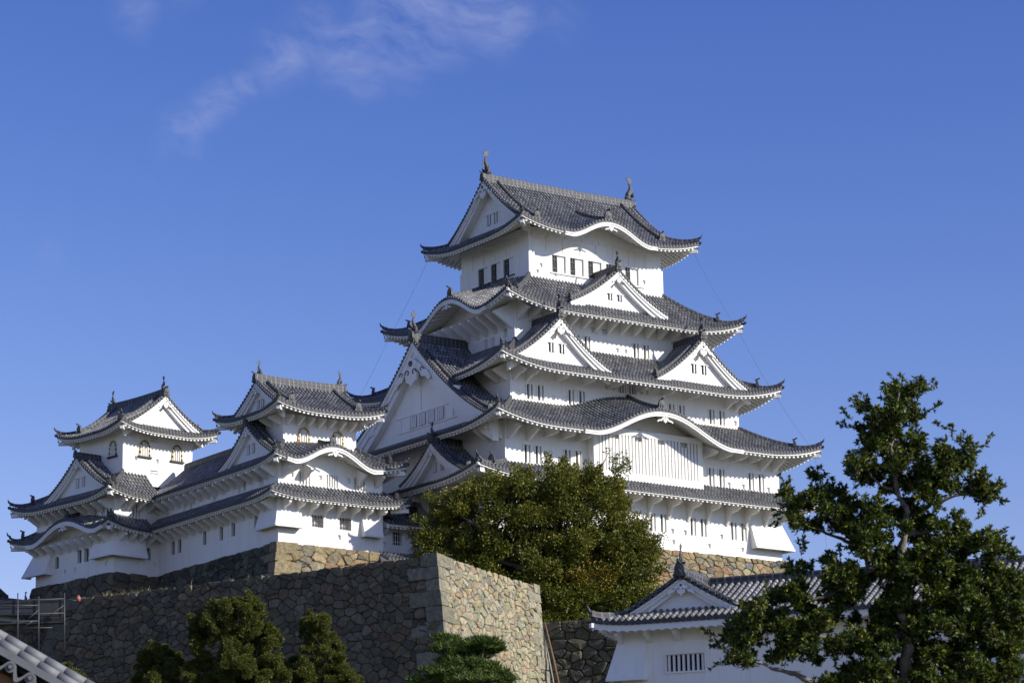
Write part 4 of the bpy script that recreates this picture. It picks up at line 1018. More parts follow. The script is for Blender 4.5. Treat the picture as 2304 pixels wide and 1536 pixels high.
# terrain, terrace and the ground sheet
def structure(o): o['kind'] = 'structure'; return o
mb = MB(); mb.add([(-4000, -4000, -.05), (4000, -4000, -.05), (4000, 4000, -.05), (-4000, 4000, -.05)], [(0, 1, 2, 3)], 'ground'); structure(mb.build('ground'))
def hill(f, u):
    z = np.interp(f, [0, 60, 100, 150, 176, 190, 215, 300, 420], [0, 0, 5, 13, 16, 21, 26, 26, 0])
    return z*np.interp(abs(u), [0, 90, 240], [1, 1, 0])+.5*math.sin(f*.21+u*.13)
mb = MB(); fs_, us_ = np.linspace(30, 420, 56), np.linspace(-240, 240, 50); vs = []
for f in fs_:
    for u in us_:
        p = CAM+VW*float(f)+RT*float(u); vs.append((p.x, p.y, float(hill(f, u))))
mb.add(vs, [(i*50+j, i*50+j+1, (i+1)*50+j+1, (i+1)*50+j) for i in range(55) for j in range(49)], 'ground', smooth=True)
structure(mb.build('hill'))
mb = MB(); T = [(-12.5, 23), (-4.0, 1.5), (-3.5, -2.6), (6, -2.6), (31, -2.6), (31, 60), (-40, 60), (-30, 40)]
mb.add([(*p, 31.7) for p in T]+[(*p, 20) for p in T], [tuple(range(8))]+[(i, 8+i, 8+(i+1) % 8, (i+1) % 8) for i in range(8)], 'ground'); structure(mb.build('terrace'))

# ---------------------------------------------------------------- low link wing between the turret and the keep, and the roofed wall below it
lw = thing('link_wing', 'low white wing with barred windows between the gilded window turret and the main keep', 'castle wing', (-4.5, 9, 37))
LW = (-7.0, -1.7, 7.9, 13)
cut(lw, LW, 34.5, 40.4, {'S': [(1.55, 2.45, 38.45, 39.5, 'iron', .35), (3.95, 4.8, 38.45, 39.5, 'iron', .35)]+[(.65, .95, 38.2, 38.6, 'blind', .12, 'loophole')]})
def shed(parent, x0, x1, y0, depth, ze, H, left_board=True, ov=1.2, lift=0, ts=None):
    s = Side(Vector((x0, y0, 0)), Vector((1, 0, 0)), Vector((0, 1, 0)), 0, x1-x0, depth, depth, 1, 1, ze, H, k=.15, lift=lift, hipl=False, hipr=False, full=(-9, 99), ov=ov)
    mt, me = MB(), MB(); tile_slope(mt, s, ts); eave_mesh(me, s, .4, fas=.2, drop=.4)
    if left_board:
        for i in range(6):
            a, b = s.p(-.02, depth*i/6, -.1), s.p(-.02, depth*(i+1)/6, -.1)
            me.add([a, b, b-Vector((0, 0, .38)), a-Vector((0, 0, .38))]+[p+Vector((.16, 0, 0)) for p in (a, b, b-Vector((0, 0, .38)), a-Vector((0, 0, .38)))], BOXF, 'white_trim')
    r = mt.build('roof', parent); me.build('eaves', r); return r, s
r, s = shed(lw, -6.75, -1.2, 6.6, 3.6, 39.95, 1.75)
mb = MB(); ridge_sweep(mb, [s.p(i*.55, 3.6, 0) for i in range(11)], .4, .45); mb.build('main_ridge', r)
brackets(lw, LW, 'S', [.5, 2.9, 5.0], s, .9, .5); at_root(lw)
gwl = thing('roofed_wall', 'white plaster wall with its own small tiled roof below the low link wing', 'wall', (-5, 6, 33))
mb = MB(); mb.box((-7.0, 6.05, 31), (-1.2, 6.6, 36.75), 'plaster'); mb.build('wall', gwl)
r, s = shed(gwl, -7.55, -1.0, 5.3, 1.5, 36.75, .75, ov=.75); brackets(gwl, (-7.0, -1, 6.05, 8), 'S', [.6, 2.2], s, .55, .4); at_root(gwl)
# a scrap of low tiled roof just showing above the bastion
lr = thing('low_roof', 'pale tiled top of a low roof peeping over the bastion edge', 'roof', (-13, -2, 32))
mb = MB(); mb.box((-15.0, .1, 31.8), (-10.2, 1.4, 33.4), 'plaster'); mb.build('wall', lr)
r, s = shed(lr, -15.4, -9.9, -.35, 1.3, 33.35, .85, ov=.5); at_root(lr)

# ---------------------------------------------------------------- long white turret building at lower right
RB = Vector((-40.287, -63.289, 0)); RBZ = R(-58.2)
rb = thing('long_turret', 'long white plastered building with tiled gable and lattice window at lower right', 'turret', (RB.x, RB.y, 0), RBZ)
RW = (1.0, 27.0, 1.3, 9.2)
cut(rb, RW, 1, 21.25, {'S': [(2.45, 4.45, 18.72, 19.55, 'grille', .25)]+loops([9.0, 12.5, 15.2], 18.0, .32)+[(10.5, 11.0, 19.1, 19.7, 'bars', .25)]})
mt, me = MB(), MB(); TSB = .335
fS = Side(Vector((0, 0, 0)), Vector((1, 0, 0)), Vector((0, 1, 0)), 0, 27.5, 5.0, 5.0, 4.4, 1, 21.12, 2.35, k=.12, lift=.22, Lc=2.5, hipl=True, hipr=False, ov=1.28)
fS.dm = lambda u: (u*1.0 if u < 1.75 else (1.75 if u < 4.4 else 5.0))
tile_slope(mt, fS, TSB, seglen=.5)
fW = Side(Vector((0, 9.0, 0)), Vector((0, -1, 0)), Vector((1, 0, 0)), 0, 9.0, 4.4, 4.4, 1, 5, 21.12, 2.35, k=.25, lift=.22, Lc=2.5, hipl=False, hipr=True, ov=.98)
fW.dm = lambda u: 4.4 if u < 9.0-1.15 else (9.0-u)
tile_slope(mt, fW, TSB); eave_mesh(me, fW, .42, fas=.2)
fE = Side(Vector((8.8, 1.15, 0)), Vector((0, 1, 0)), Vector((-1, 0, 0)), 0, 5.0, 4.4, 4.4, 1, 1, 21.12, 2.35, k=.25, lift=0, hipl=False, hipr=False, ov=1)
fE.dm = lambda u: 4.4
tile_slope(mt, fE, TSB, ends=False, d0=1.2)
fN = Side(Vector((27.5, 10.0, 0)), Vector((-1, 0, 0)), Vector((0, -1, 0)), 0, 27.5, 5.0, 5.0, 1, 1, 21.12, 2.35, k=.12, lift=0, hipl=False, hipr=False, full=(-1, 99), ov=.8)
tile_slope(mt, fN, TSB, umax=27.5-4.5)
rr = mt.build('roof', rb)
nU = 120                                       # scalloped plaster fascia under the front eave
vs = []
for i in range(nU*6+1):
    u = 27.5*i/(nU*6); ph = (u/.46) % 1; sc_ = .10*(abs(math.sin(math.pi*ph))**.6)
    p = fS.p(u, .06, -.10); vs += [p, p-Vector((0, 0, .42-sc_)), p+Vector((0, .22, -.42+sc_)), fS.p(u, max(.28, min(1.3, fS.dm(u) if u > .8 else u)), -.44)]
me.add(vs, [q for i in range(nU*6) for q in ((i*4+1, i*4+5, i*4+4, i*4), (i*4+2, i*4+6, i*4+5, i*4+1), (i*4+3, i*4+7, i*4+6, i*4+2))], 'white_trim')
me.build('eaves', rr)
mb = MB(); pts = [Vector((t, t, fS.z(t, t))) for t in [1.6-.2*i for i in range(9)]]
for j, p in enumerate(pts): p.z += .26*(j/8)**3
ridge_sweep(mb, pts, .28, .26); e = pts[-1]; d = Vector((-1, -1, 0)).normalized()
mb.tube([e+Vector((0, 0, .1)), e+d*.12+Vector((0, 0, .28)), e+d*.2+Vector((0, 0, .5))], [.1, .08, .03], 'ornament', 6)
mb.obox(e-d*.9-Vector((.1, -.1, .62)), d*.95, (.2, -.2, 0), (0, 0, .22), 'white_trim'); mb.build('hip_ridge', rr)
zc = lambda q: fW.ze+fW.H*((1-.25)*(1-q/4.4)+.25*(1-q/4.4)**2)
gw = gable_face(rb, None, Vector((4.4, 1.15, 0)), Vector((1, 0, 0)), Vector((0, 1, 0)), 0, 2.75, zc, 21.75, .42, False, .62, .26)
mb = MB(); ridge_sweep(mb, [(4.4, 1.05+i*.65, 23.45) for i in range(7)], .36, .50, base=-.2); mb.build('gable_ridge', gw)
ogre_tile(gw, (4.4, 1.0, 23.42), 0, .78); fish(gw, (4.4, 1.3, 23.95), math.pi, .62)
for sg in (-1, 1):
    mb = MB(); ridge_sweep(mb, [Vector((4.4+sg*q, 1.65, zc(q)+.02)) for q in [.3+.27*i for i in range(9)]], .26, .22); mb.build('descending_ridge', gw)
mb = MB(); ridge_sweep(mb, [(4.6+i*2.3, 5.0, 23.44) for i in range(11)], .36, .42, base=-.15); mb.build('main_ridge', rr)
chute(rb, RW, 'S', -.02, 1.45, 18.5, 20.6, .55, 'l'); chute(rb, RW, 'W', 6.4, 7.9, 18.5, 20.6, .55, 'r')
brackets(rb, RW, 'S', [.12+1.52*i for i in range(17)], fS, .8, .5)
mb = MB()
for u0, u1, z0, z1 in ((2.38, 4.52, 19.56, 19.64), (2.38, 4.52, 18.62, 18.71)): mb.box((1+u0, 1.22, z0), (1+u1, 1.298, z1), 'white_trim')
for u in (2.38, 4.46): mb.box((1+u, 1.22, 18.711), (1+u+.06, 1.298, 19.559), 'white_trim')
mb.build('window_frame', rb)
def at0(px, py, D):
    d = fwd*6294.0+RT*(px-640)-(-VW*math.sin(PITCH)+Vector((0, 0, 1))*math.cos(PITCH))*(py-768); return CAM+d*(D/d.dot(VW))
# dark rubble wall behind it
p0 = Vector((*at0(1232, 1399, 200.5)[:2], 0)); xb = Vector((.55846922, -.82952524, 0))
a_, b_ = p0-xb*2.2, p0+xb*13; yb_ = Vector((.8295, .5585, 0))
base('stone_wall', 'dark mossy rubble wall between the bastion and the lower right building', 'stone wall', [(a_.x, a_.y), (b_.x, b_.y), (b_.x+5*.83, b_.y+5*.56), (a_.x+5*.83, a_.y+5*.56)], 29.75, 14, [.08, 0, 0, 0], {0: 1}, .85, 'moss', 15, 'stone castle walls', rel=.26, topjit=.2)
# ---------------------------------------------------------------- trees
def at(px, py, D):                             # a point D metres ahead of the viewpoint, found once from the photograph
    f = 6294.0; up = -VW*math.sin(PITCH)+Vector((0, 0, 1))*math.cos(PITCH)
    d = fwd*f+RT*(px-640)-up*(py-768); return CAM+d*(D/d.dot(VW))
def leaf_mesh(name, parent, P, Dr, ln, wd, col, loc=(0, 0, 0), droop=.25, rng=RNG):
    """diamond leaves: P base points, Dr directions, ln lengths, wd widths, col per-leaf colour"""
    n = len(P); Dr = Dr/np.linalg.norm(Dr, axis=1, keepdims=True)
    side = np.cross(Dr, rng.normal(size=(n, 3))); side /= np.linalg.norm(side, axis=1, keepdims=True)
    nn = np.cross(Dr, side)
    ln = np.broadcast_to(ln, n)[:, None]; wd = np.broadcast_to(wd, n)[:, None]
    mid = P+Dr*ln*.5+nn*ln*.06
    tip = P+Dr*ln-nn*ln*droop*.3
    V = np.stack([P, mid+side*wd*.5, tip, mid-side*wd*.5], 1).reshape(-1, 3)-np.array(loc)
    me = bpy.data.meshes.new(name); me.vertices.add(4*n); me.vertices.foreach_set('co', V.astype(np.float32).ravel())
    me.loops.add(4*n); me.loops.foreach_set('vertex_index', np.arange(4*n, dtype=np.int32))
    me.polygons.add(n); me.polygons.foreach_set('loop_start', np.arange(0, 4*n, 4, dtype=np.int32))
    me.update(); me.materials.append(M['leaf'])
    ca = me.color_attributes.new('col', 'FLOAT_COLOR', 'POINT')
    C4 = np.ones((4*n, 4), np.float32); C4[:, :3] = np.repeat(col, 4, axis=0); ca.data.foreach_set('color', C4.ravel())
    return link(name, me, parent)
def inpoly(p, poly):
    c = False; j = len(poly)-1
    for i in range(len(poly)):
        if (poly[i][1] > p[1]) != (poly[j][1] > p[1]) and p[0] < (poly[j][0]-poly[i][0])*(p[1]-poly[i][1])/(poly[j][1]-poly[i][1])+poly[i][0]: c = not c
        j = i
    return c
def shell_leaves(C, r, n, rng, flat=1.0, up=.35):
    """n leaf bases on and just inside a lumpy ball"""
    d = rng.normal(size=(n, 3)); d /= np.linalg.norm(d, axis=1, keepdims=True)
    rad = r*(rng.uniform(.35, 1, size=n)**.5)*(1+.18*np.sin(d[:, 0]*7+C[0])*np.sin(d[:, 1]*6+C[1]))
    off = d*rad[:, None]; off[:, 2] *= flat
    dr = d*.8+rng.normal(size=(n, 3))*.55; dr[:, 2] += up
    return np.array(C)+off, dr
def colmix(n, rng, cols, wts):
    i = rng.choice(len(cols), size=n, p=np.array(wts)/sum(wts)); c = np.array(cols)[i]
    return c*rng.uniform(.75, 1.25, size=(n, 1))
def branches(parent, root, name, tips, base_p, rng, r0=.5, r1=.08):
    mb = MB(); T_ = [Vector(t) for t in tips]; cen = sum(T_, Vector())/len(T_); lo = min(t.z for t in T_)
    b0 = Vector(base_p); fork = b0.lerp(Vector((cen.x, cen.y, max(lo, lerp(b0.z, cen.z, .75)))), .85)
    mb.tube([b0.lerp(fork, i/6)-root+Vector((math.sin(i*1.7)*r0*.5, math.cos(i*1.3)*r0*.4, 0))*(i % 6 > 0) for i in range(7)], [r0*1.3*(1-.05*i) for i in range(7)], 'bark', 8)
    for tp in tips:
        tp = Vector(tp); a = fork.copy(); m = a.lerp(tp, .5)+Vector(rng.normal(size=3)*(tp-a).length*.07)+Vector((0, 0, (tp-a).length*.06))
        pts = []
        for i in range(9):
            t = i/8; pts.append(((1-t)**2*a+2*t*(1-t)*m+t*t*tp)-root)
        mb.tube(pts, [lerp(r0, r1, (i/8)**.7) for i in range(9)], 'bark', 6)
    return mb.build(name, parent)

# broad autumn tree in front of the keep
rng = np.random.default_rng(21)
OUT = [(950, 1262), (948, 1220), (970, 1172), (998, 1132), (1040, 1105), (1100, 1092), (1165, 1075), (1235, 1060), (1300, 1062), (1345, 1075), (1378, 1085), (1395, 1120), (1412, 1160), (1436, 1195), (1460, 1230), (1465, 1280), (1458, 1330), (1440, 1375), (1380, 1410), (1215, 1425), (1140, 1330), (1050, 1290), (960, 1280)]
root_p = at(1215, 1420, 205); bt_root = Vector((root_p.x, root_p.y, 26.0))
bt = thing('autumn_tree', 'broad leafy tree turning yellow and orange in front of the main keep', 'tree', bt_root)
Pl, Dl, Cl, tips = [], [], [], []
k = 0
while k < 560:
    p = (rng.uniform(925, 1475), rng.uniform(1040, 1402))
    if not inpoly(p, OUT): continue
    dep = rng.uniform(-1, 1); D = 205+dep*3.6*(1-.5*abs(p[0]-1205)/280)
    c = at(p[0], p[1], D); r = rng.uniform(.55, 1.1); n = int(430*r)
    P_, D_ = shell_leaves(c, r, n, rng, .8, .25)
    yel = max(0, 1-math.hypot((p[0]-1335)/75, (p[1]-1292)/45)); lft = max(0, 1-math.hypot((p[0]-1000)/90, (p[1]-1150)/90))
    w = [1.2, .55+1.2*lft, .6, .06+1.5*yel+.4*lft, .02+.5*yel]
    Pl.append(P_); Dl.append(D_); Cl.append(colmix(n, rng, [(.10, .118, .013), (.18, .172, .018), (.06, .08, .010), (.34, .21, .02), (.28, .11, .015)], w))
    if k % 40 == 0: tips.append(c)
    k += 1
for (a, b) in (((1238, 1060), (1232, 1020)), ((1262, 1062), (1272, 1022)), ((1390, 1075), (1372, 1012)), ((1398, 1080), (1412, 1022)), ((1330, 1075), (1318, 1045)), ((1180, 1075), (1168, 1050)), ((990, 1130), (962, 1112)), ((960, 1180), (930, 1165)), ((1465, 1230), (1490, 1205)), ((1440, 1200), (1455, 1165)), ((950, 1215), (922, 1198)), ((1470, 1290), (1492, 1275)), ((1110, 1085), (1098, 1062))):
    for _ in range(12):
        t = rng.uniform(0, 1); c = at(lerp(a[0], b[0], t)+rng.normal()*4, lerp(a[1], b[1], t)+rng.normal()*3, 204+rng.normal()*.5)
        n = 26; P_, D_ = shell_leaves(c, .30, n, rng, 1, .5); Pl.append(P_); Dl.append(D_); Cl.append(colmix(n, rng, [(.09, .11, .02), (.13, .14, .025), (.22, .15, .02)], [1, 1, .25]))
    tips.append(at(b[0], b[1], 204))
for i in range(64):                            # loose feathery shoots round the outline
    j = rng.integers(0, 19); f = rng.uniform(0, 1); a = OUT[j]; b = OUT[j+1]; ex_, ey_ = lerp(a[0], b[0], f), lerp(a[1], b[1], f)
    ang = math.atan2(ey_-1235, ex_-1205)+rng.normal()*.35; ln_ = rng.uniform(14, 34)
    for q in range(7):
        t = q/6; c = at(ex_+math.cos(ang)*(ln_*t-6), ey_+math.sin(ang)*(ln_*t-6)-4*t, 205+rng.normal()*1.2)
        n = 22; P_, D_ = shell_leaves(c, .34*(1-.5*t), n, rng, 1, .4); Pl.append(P_); Dl.append(D_); Cl.append(colmix(n, rng, [(.11, .125, .016), (.18, .17, .02), (.26, .18, .02)], [1, 1, .25]))
P_, D_, C_ = map(np.concatenate, (Pl, Dl, Cl)); n = len(P_)
leaf_mesh('crown', bt, P_, D_, rng.uniform(.13, .26, n), rng.uniform(.075, .14, n), C_, bt_root, rng=rng)
branches(bt, bt_root, 'trunk', tips+[Vector(bt_root)+Vector((0, 0, 7))], bt_root, rng, .30, .02)

# three rounded evergreens below the bastion
CR = {'A': [(960,230,70),(1060,210,70),(1170,220,70),(1220,310,80),(1260,380,60),(1130,320,90),(830,290,70),(800,330,50),(660,400,70),(620,470,60),(740,420,70),(830,490,80),(700,530,90),(840,570,70),(600,560,60),(1080,500,80),(1180,480,90),(1300,500,80),(1390,540,80),(1430,620,60),(1250,600,100),(1100,610,90),(1360,680,80),(1000,720,80),(1100,760,90),(1220,760,100),(1350,800,90),(1430,820,60),(900,830,80),(1000,860,90),(1130,880,100),(1280,900,100),(1420,930,90),(1520,980,70),(620,860,70),(560,900,50),(700,760,80),(750,900,80),(900,960,90),(1100,1000,100),(1300,1010,90),(780,1020,80),(640,650,70),(640,1000,80),(540,1010,60),(950,400,90),(960,560,100),(930,690,90)],
      'B': [(1760,380,50),(1840,400,60),(1910,430,70),(1720,470,60),(1800,500,80),(1930,520,60),(1700,560,50),(1830,610,90),(1960,620,60),(1740,680,80),(1850,720,90),(2000,700,70),(2060,680,50),(1640,800,40),(1560,850,50),(1700,860,80),(1830,870,90),(1980,830,90),(2070,800,50),(1600,930,70),(1750,960,90),(1900,980,90),(2050,930,90),(2150,950,60),(2100,1010,80),(1650,1020,80),(2190,1010,40)],
      'C': [(150,710,60),(240,700,50),(330,710,60),(100,790,70),(60,830,40),(200,790,80),(330,800,70),(440,790,50),(460,840,40),(150,880,90),(270,880,80),(380,880,70),(120,980,90),(240,990,90),(350,970,70),(440,930,40),(60,960,50)],
      'D': [(-660, 905, 45), (-620, 930, 45), (-690, 940, 40), (-640, 975, 50), (-560, 985, 45), (-500, 1000, 40)]}
for key, D0, lab in (('A', 138, 'largest of the rounded evergreens below the dark bastion face, with a double crown'), ('B', 141, 'narrow pointed evergreen below the bastion, right of the largest one'), ('C', 140, 'low round evergreen bush below the bastion, left of the largest one'), ('D', 139, 'small olive treetop barely showing at the lower left by the grey roof verge')):
    rng = np.random.default_rng(ord(key)); cl = CR[key]; cx = np.mean([c[0] for c in cl]); hw = max(abs(c[0]-cx) for c in cl)
    g = at(300+cx/4.43, 1620, D0); rt = Vector((g.x, g.y, float(hill(D0, -20))))
    tr = thing('evergreen_tree', lab, 'tree', rt, 0, 'evergreens below the bastion'); Pl, Dl, Cl, tips = [], [], [], []
    extra = [(x, 1050+i*110, 100) for i in range(3) for x in np.linspace(cx-hw*.8, cx+hw*.8, 6)]
    for j, (x, y, r) in enumerate(cl+extra):
        dep = rng.uniform(-.9, .5)*(1-.6*abs(x-cx)/hw)*2.0
        c = at(300+x/4.43, 1300+y/4.43, D0+dep); rr_ = r/4.43/43.7*1.02
        for q in range(9):                    # sub-tufts give the cauliflower outline
            cc = np.array(c)+rng.normal(size=3)*rr_*.46; n = int(330*(rr_/.35)+40); P_, D_ = shell_leaves(cc, rr_*.52, n, rng, .85, .15)
            Pl.append(P_); Dl.append(D_); t_ = rng.uniform(0, 1)
            Cl.append(colmix(n, rng, [(.062, .085, .012), (.095, .11, .016), (.13, .125, .018), (.18, .10, .015)], [1.2, 1, .5, .05+.18*t_*(key != 'A')]))
        if j % 4 == 0: tips.append(c)
    P_, D_, C_ = map(np.concatenate, (Pl, Dl, Cl)); n = len(P_)
    leaf_mesh('crown', tr, P_, D_, rng.uniform(.055, .10, n), rng.uniform(.03, .05, n), C_, rt, rng=rng)
    branches(tr, rt, 'trunk', tips[1::7], rt, rng, .10, .008)

# clipped foreground tree at right: trunk, limbs, sprays of oval leaves
Z8 = lambda x, y, D: at(1550+x/2.175, 830+y/2.175, D)
rng = np.random.default_rng(5); D0 = 45
g = Z8(1070, 1900, D0); ft_root = Vector((g.x, g.y, 0))
ft = thing('clipped_evergreen', 'tall clipped evergreen with oval glossy leaves and pale limbs in the right foreground', 'tree', ft_root)
limbs = [([(1075, 2050), (1060, 1536), (1060, 1400), (1085, 1290), (1030, 1180), (1060, 1050), (1040, 900), (1060, 760), (1075, 700), (1020, 600), (1005, 470), (985, 380), (1010, 250), (1030, 100)], .12, .012),
 ([(1060, 1060), (960, 1005), (880, 960), (830, 860), (740, 830), (600, 770), (500, 740)], .075, .012), ([(1085, 1290), (900, 1340), (690, 1320), (560, 1290), (430, 1250), (250, 1300)], .06, .01),
 ([(1065, 1620), (760, 1600), (600, 1530), (520, 1490), (430, 1470), (330, 1430), (200, 1400)], .08, .012), ([(1075, 700), (1150, 680), (1300, 620), (1450, 600)], .05, .01),
 ([(1050, 820), (1250, 770), (1450, 840)], .05, .01), ([(1080, 1280), (1200, 1220), (1380, 1150), (1560, 1100)], .06, .01), ([(1003, 470), (1060, 420), (1150, 420), (1350, 420)], .035, .01),
 ([(1010, 600), (930, 560), (860, 470)], .03, .01), ([(1060, 1400), (1200, 1400), (1450, 1380)], .05, .01), ([(985, 380), (920, 300), (860, 200)], .03, .008), ([(1045, 900), (1200, 950), (1450, 960)], .045, .01), ([(900, 970), (760, 1080), (560, 1150), (350, 1180)], .05, .01), ([(830, 870), (720, 700), (640, 570)], .03, .008)]
mb = MB()
for pts, ra, rb_ in limbs:
    n = len(pts); P3 = []; dd = 0
    for i, (x, y) in enumerate(pts):
        P3.append(Z8(x, y, D0+dd)-ft_root); dd += rng.normal()*.10
    fine = []; 
    for i in range(n-1):
        for j in range(4): fine.append(P3[i].lerp(P3[i+1], j/4)+Vector(rng.normal(size=3)*.012))
    fine.append(P3[-1]); m = len(fine)
    mb.tube(fine, [lerp(ra, rb_, (i/(m-1))**.8)*(1+.12*math.sin(i*2.1)) for i in range(m)], 'bark', 8)
tb = mb.build('trunk', ft)
Pl, Dl, Cl = [], [], []; tw = MB()
PXM = 135.9*2.175
FPOLY = [(1010,45),(1060,90),(1130,60),(1160,130),(1195,190),(1150,220),(1205,265),(1160,300),(1170,390),(1120,420),(1200,430),(1290,330),(1320,390),(1400,370),(1465,380),(1440,440),(1400,500),(1430,560),(1510,595),(1470,650),(1400,640),(1310,660),(1360,690),(1330,740),(1440,745),(1430,800),(1500,830),(1580,880),(1590,930),(1640,960),(1640,1600),(700,1600),(640,1500),(500,1460),(400,1430),(200,1450),(170,1410),(280,1390),(200,1340),(130,1300),(200,1310),(230,1230),(290,1180),(400,1145),(480,1070),(560,1010),(500,985),(560,960),(640,980),(700,920),(780,940),(800,860),(700,810),(560,800),(440,765),(490,700),(460,640),(460,570),(540,640),(600,610),(610,520),(650,590),(700,560),(740,600),(830,600),(900,575),(790,555),(785,450),(850,425),(900,390),(830,330),(775,290),(850,260),(835,205),(800,150),(900,175),(960,150)]
GAPS = [(1010,650,42),(885,1105,38),(620,1085,38),(1110,1065,28),(540,1490,70),(700,1480,36),(930,620,22),(1240,690,22),(1000,800,20),(770,1210,24),(850,960,22),(1330,620,18),(1180,1000,18),(1430,1010,20),(960,1060,22),(1180,390,25),(1120,1120,20),(820,1420,26)]
FC = []
while len(FC) < 600:
    x, y = rng.uniform(110, 1640), (rng.uniform(40, 1600) if len(FC) < 440 else rng.uniform(930, 1600)); r = rng.uniform(34, 62)
    if not inpoly((x, y), FPOLY) or any(math.hypot(x-a, y-b) < c*.95+r*.35 for a, b, c in GAPS): continue
    if min([math.hypot(x-a, y-b) for a, b, _ in FC]+[99]) < 27: r *= .8
    FC.append((x, y, r))
for (x, y, r) in FC:
    rm = r/PXM; c = np.array(Z8(x, y, D0+rng.uniform(-.75, .75)))
    nt_ = int(7+110*rm); warm = rng.uniform(0, 1)
    for q in range(nt_):
        d = rng.normal(size=3); d[2] = abs(d[2])*.7+.25; d /= np.linalg.norm(d)
        st = c+rng.normal(size=3)*rm*.36; L = rng.uniform(.5, 1.0)*max(rm, .12)*.75
        en = st+d*L; tw.tube([Vector(st)-ft_root, Vector(en)-ft_root], [.006, .003], 'bark', 4, cap=False)
        nl = int(9+L*80)
        t = np.sort(rng.uniform(.1, 1.0, nl)); base_ = st+np.outer(t, d*L)
        dr = d*.75+rng.normal(size=(nl, 3))*.62
        Pl.append(base_); Dl.append(dr)
        Cl.append(colmix(nl, rng, [(.026, .050, .007), (.060, .092, .010), (.17, .20, .018), (.25, .22, .02)], [1.4, 1, .6, .06+.25*(warm > .8)]))
for (x, y, dx, dy) in ((1080, 75, -40, -50), (1110, 90, 25, -60), (1020, 90, -25, -55), (1150, 120, 40, -40), (490, 600, -25, -70), (530, 640, -50, -50), (620, 540, -12, -70), (640, 580, 30, -60), (710, 590, 10, -60), (800, 590, 40, -40), (1290, 350, -12, -70), (1300, 360, 30, -50), (1350, 410, 5, -70), (1430, 400, 35, -50), (1400, 410, -20, -60), (140, 1310, -40, -45), (170, 1330, -55, 5), (200, 1420, -60, 10), (190, 1370, -60, -20), (550, 910, -20, -80), (560, 900, 10, -70), (1490, 590, 50, -5), (1560, 890, 35, -25), (1540, 860, 20, -40), (850, 160, -50, -20), (880, 180, -30, -45), (780, 290, -50, -15), (800, 250, -45, -40), (470, 700, -55, 15), (460, 720, -40, 40), (1190, 200, 30, -30), (1190, 260, 35, 5), (690, 960, -10, -60), (740, 930, 20, -55), (1400, 740, 20, -50), (1450, 800, 40, -40), (400, 1130, -30, -55), (300, 1190, -40, -45), (230, 1260, -45, -30), (1590, 1080, 30, -30), (1600, 1180, 30, 0), (860, 410, -45, -25), (1500, 620, 30, 30)):
    st = np.array(Z8(x, y, D0+rng.uniform(-.3, .3))); en = np.array(Z8(x+dx, y+dy, D0+rng.uniform(-.3, .3)))
    for q in range(2):
        e2 = en+rng.normal(size=3)*.05; d = e2-st; tw.tube([Vector(st)-ft_root, Vector(e2)-ft_root], [.007, .003], 'bark', 4, cap=False)
        nl = 26; t = np.concatenate([rng.uniform(.15, 1, nl-8), np.full(8, 1.0)]); L = np.linalg.norm(d)
        Pl.append(st+np.outer(t, d)); Dl.append(d/L*.8+rng.normal(size=(nl, 3))*.5); Cl.append(colmix(nl, rng, [(.035, .06, .008), (.06, .09, .010), (.12, .14, .014)], [1, 1, .5]))
P_, D_, C_ = map(np.concatenate, (Pl, Dl, Cl)); n = len(P_)
leaf_mesh('foliage', ft, P_, D_, rng.uniform(.058, .098, n), rng.uniform(.024, .038, n), C_, ft_root, rng=rng); tw.build('twigs', ft)

# pines: flat pads of needle tufts
def pine(label, pads, D0, ppm, ground, seed, nlen=.16, dens=1.0, group='garden pines'):
    rng = np.random.default_rng(seed); g = at(np.mean([p[0] for p in pads]), 1600, D0); rt = Vector((g.x, g.y, ground))
    t = thing('pine_tree', label, 'tree', rt, 0, group); Pl, Dl, Cl, tips = [], [], [], []
    for (x, y, rx, ry) in pads:
        dep = rng.uniform(-.5, .5)
        ry *= .72; nt_ = int(rx*ry*.17*dens)
        for _ in range(nt_):
            a = rng.uniform(0, 2*math.pi); q = math.sqrt(rng.uniform(0, 1)); qd = rng.uniform(-1, 1)*math.sqrt(max(0, 1-q*q))
            c = np.array(at(x+rx*q*math.cos(a), y+ry*q*math.sin(a), D0+dep+qd*rx/ppm*.8))
            n = 16; d = rng.normal(size=(n, 3)); d[:, 2] = np.abs(d[:, 2])*.8+.15
            Pl.append(np.repeat(c[None], n, 0)+rng.normal(size=(n, 3))*.015); Dl.append(d)
            Cl.append(colmix(n, rng, [(.055, .10, .018), (.10, .15, .022), (.035, .06, .014), (.20, .16, .03)], [1, 1, .7, .06]))
        tips.append(at(x, y+ry*.6, D0+dep))
    P_, D_, C_ = map(np.concatenate, (Pl, Dl, Cl)); n = len(P_)
    leaf_mesh('needles', t, P_, D_, rng.uniform(.7, 1.15, n)*nlen, np.full(n, nlen*.11), C_, rt, droop=.1, rng=rng)
    branches(t, rt, 'trunk', tips, rt, rng, .12, .015)
pine('layered garden pine low in front of the sunlit bastion face', [(1000, 1440, 32, 14), (1010, 1462, 40, 18), (1050, 1452, 40, 14), (1090, 1448, 36, 18), (1110, 1460, 24, 14), (1060, 1475, 50, 14), (1030, 1490, 55, 14), (1075, 1500, 45, 14), (1000, 1510, 50, 16), (1100, 1515, 50, 16), (1060, 1530, 80, 18), (960, 1535, 45, 16), (1130, 1530, 30, 14)], 100, 61.2, float(hill(100, 5)), 31, .27, 1.25)
pine('small dark pine on the terrace left of the tiled gable', [(1345, 1352, 32, 12), (1320, 1368, 28, 10), (1365, 1368, 30, 12), (1335, 1385, 35, 12)], 203.5, 30.2, 27, 32, .24, 2.4)
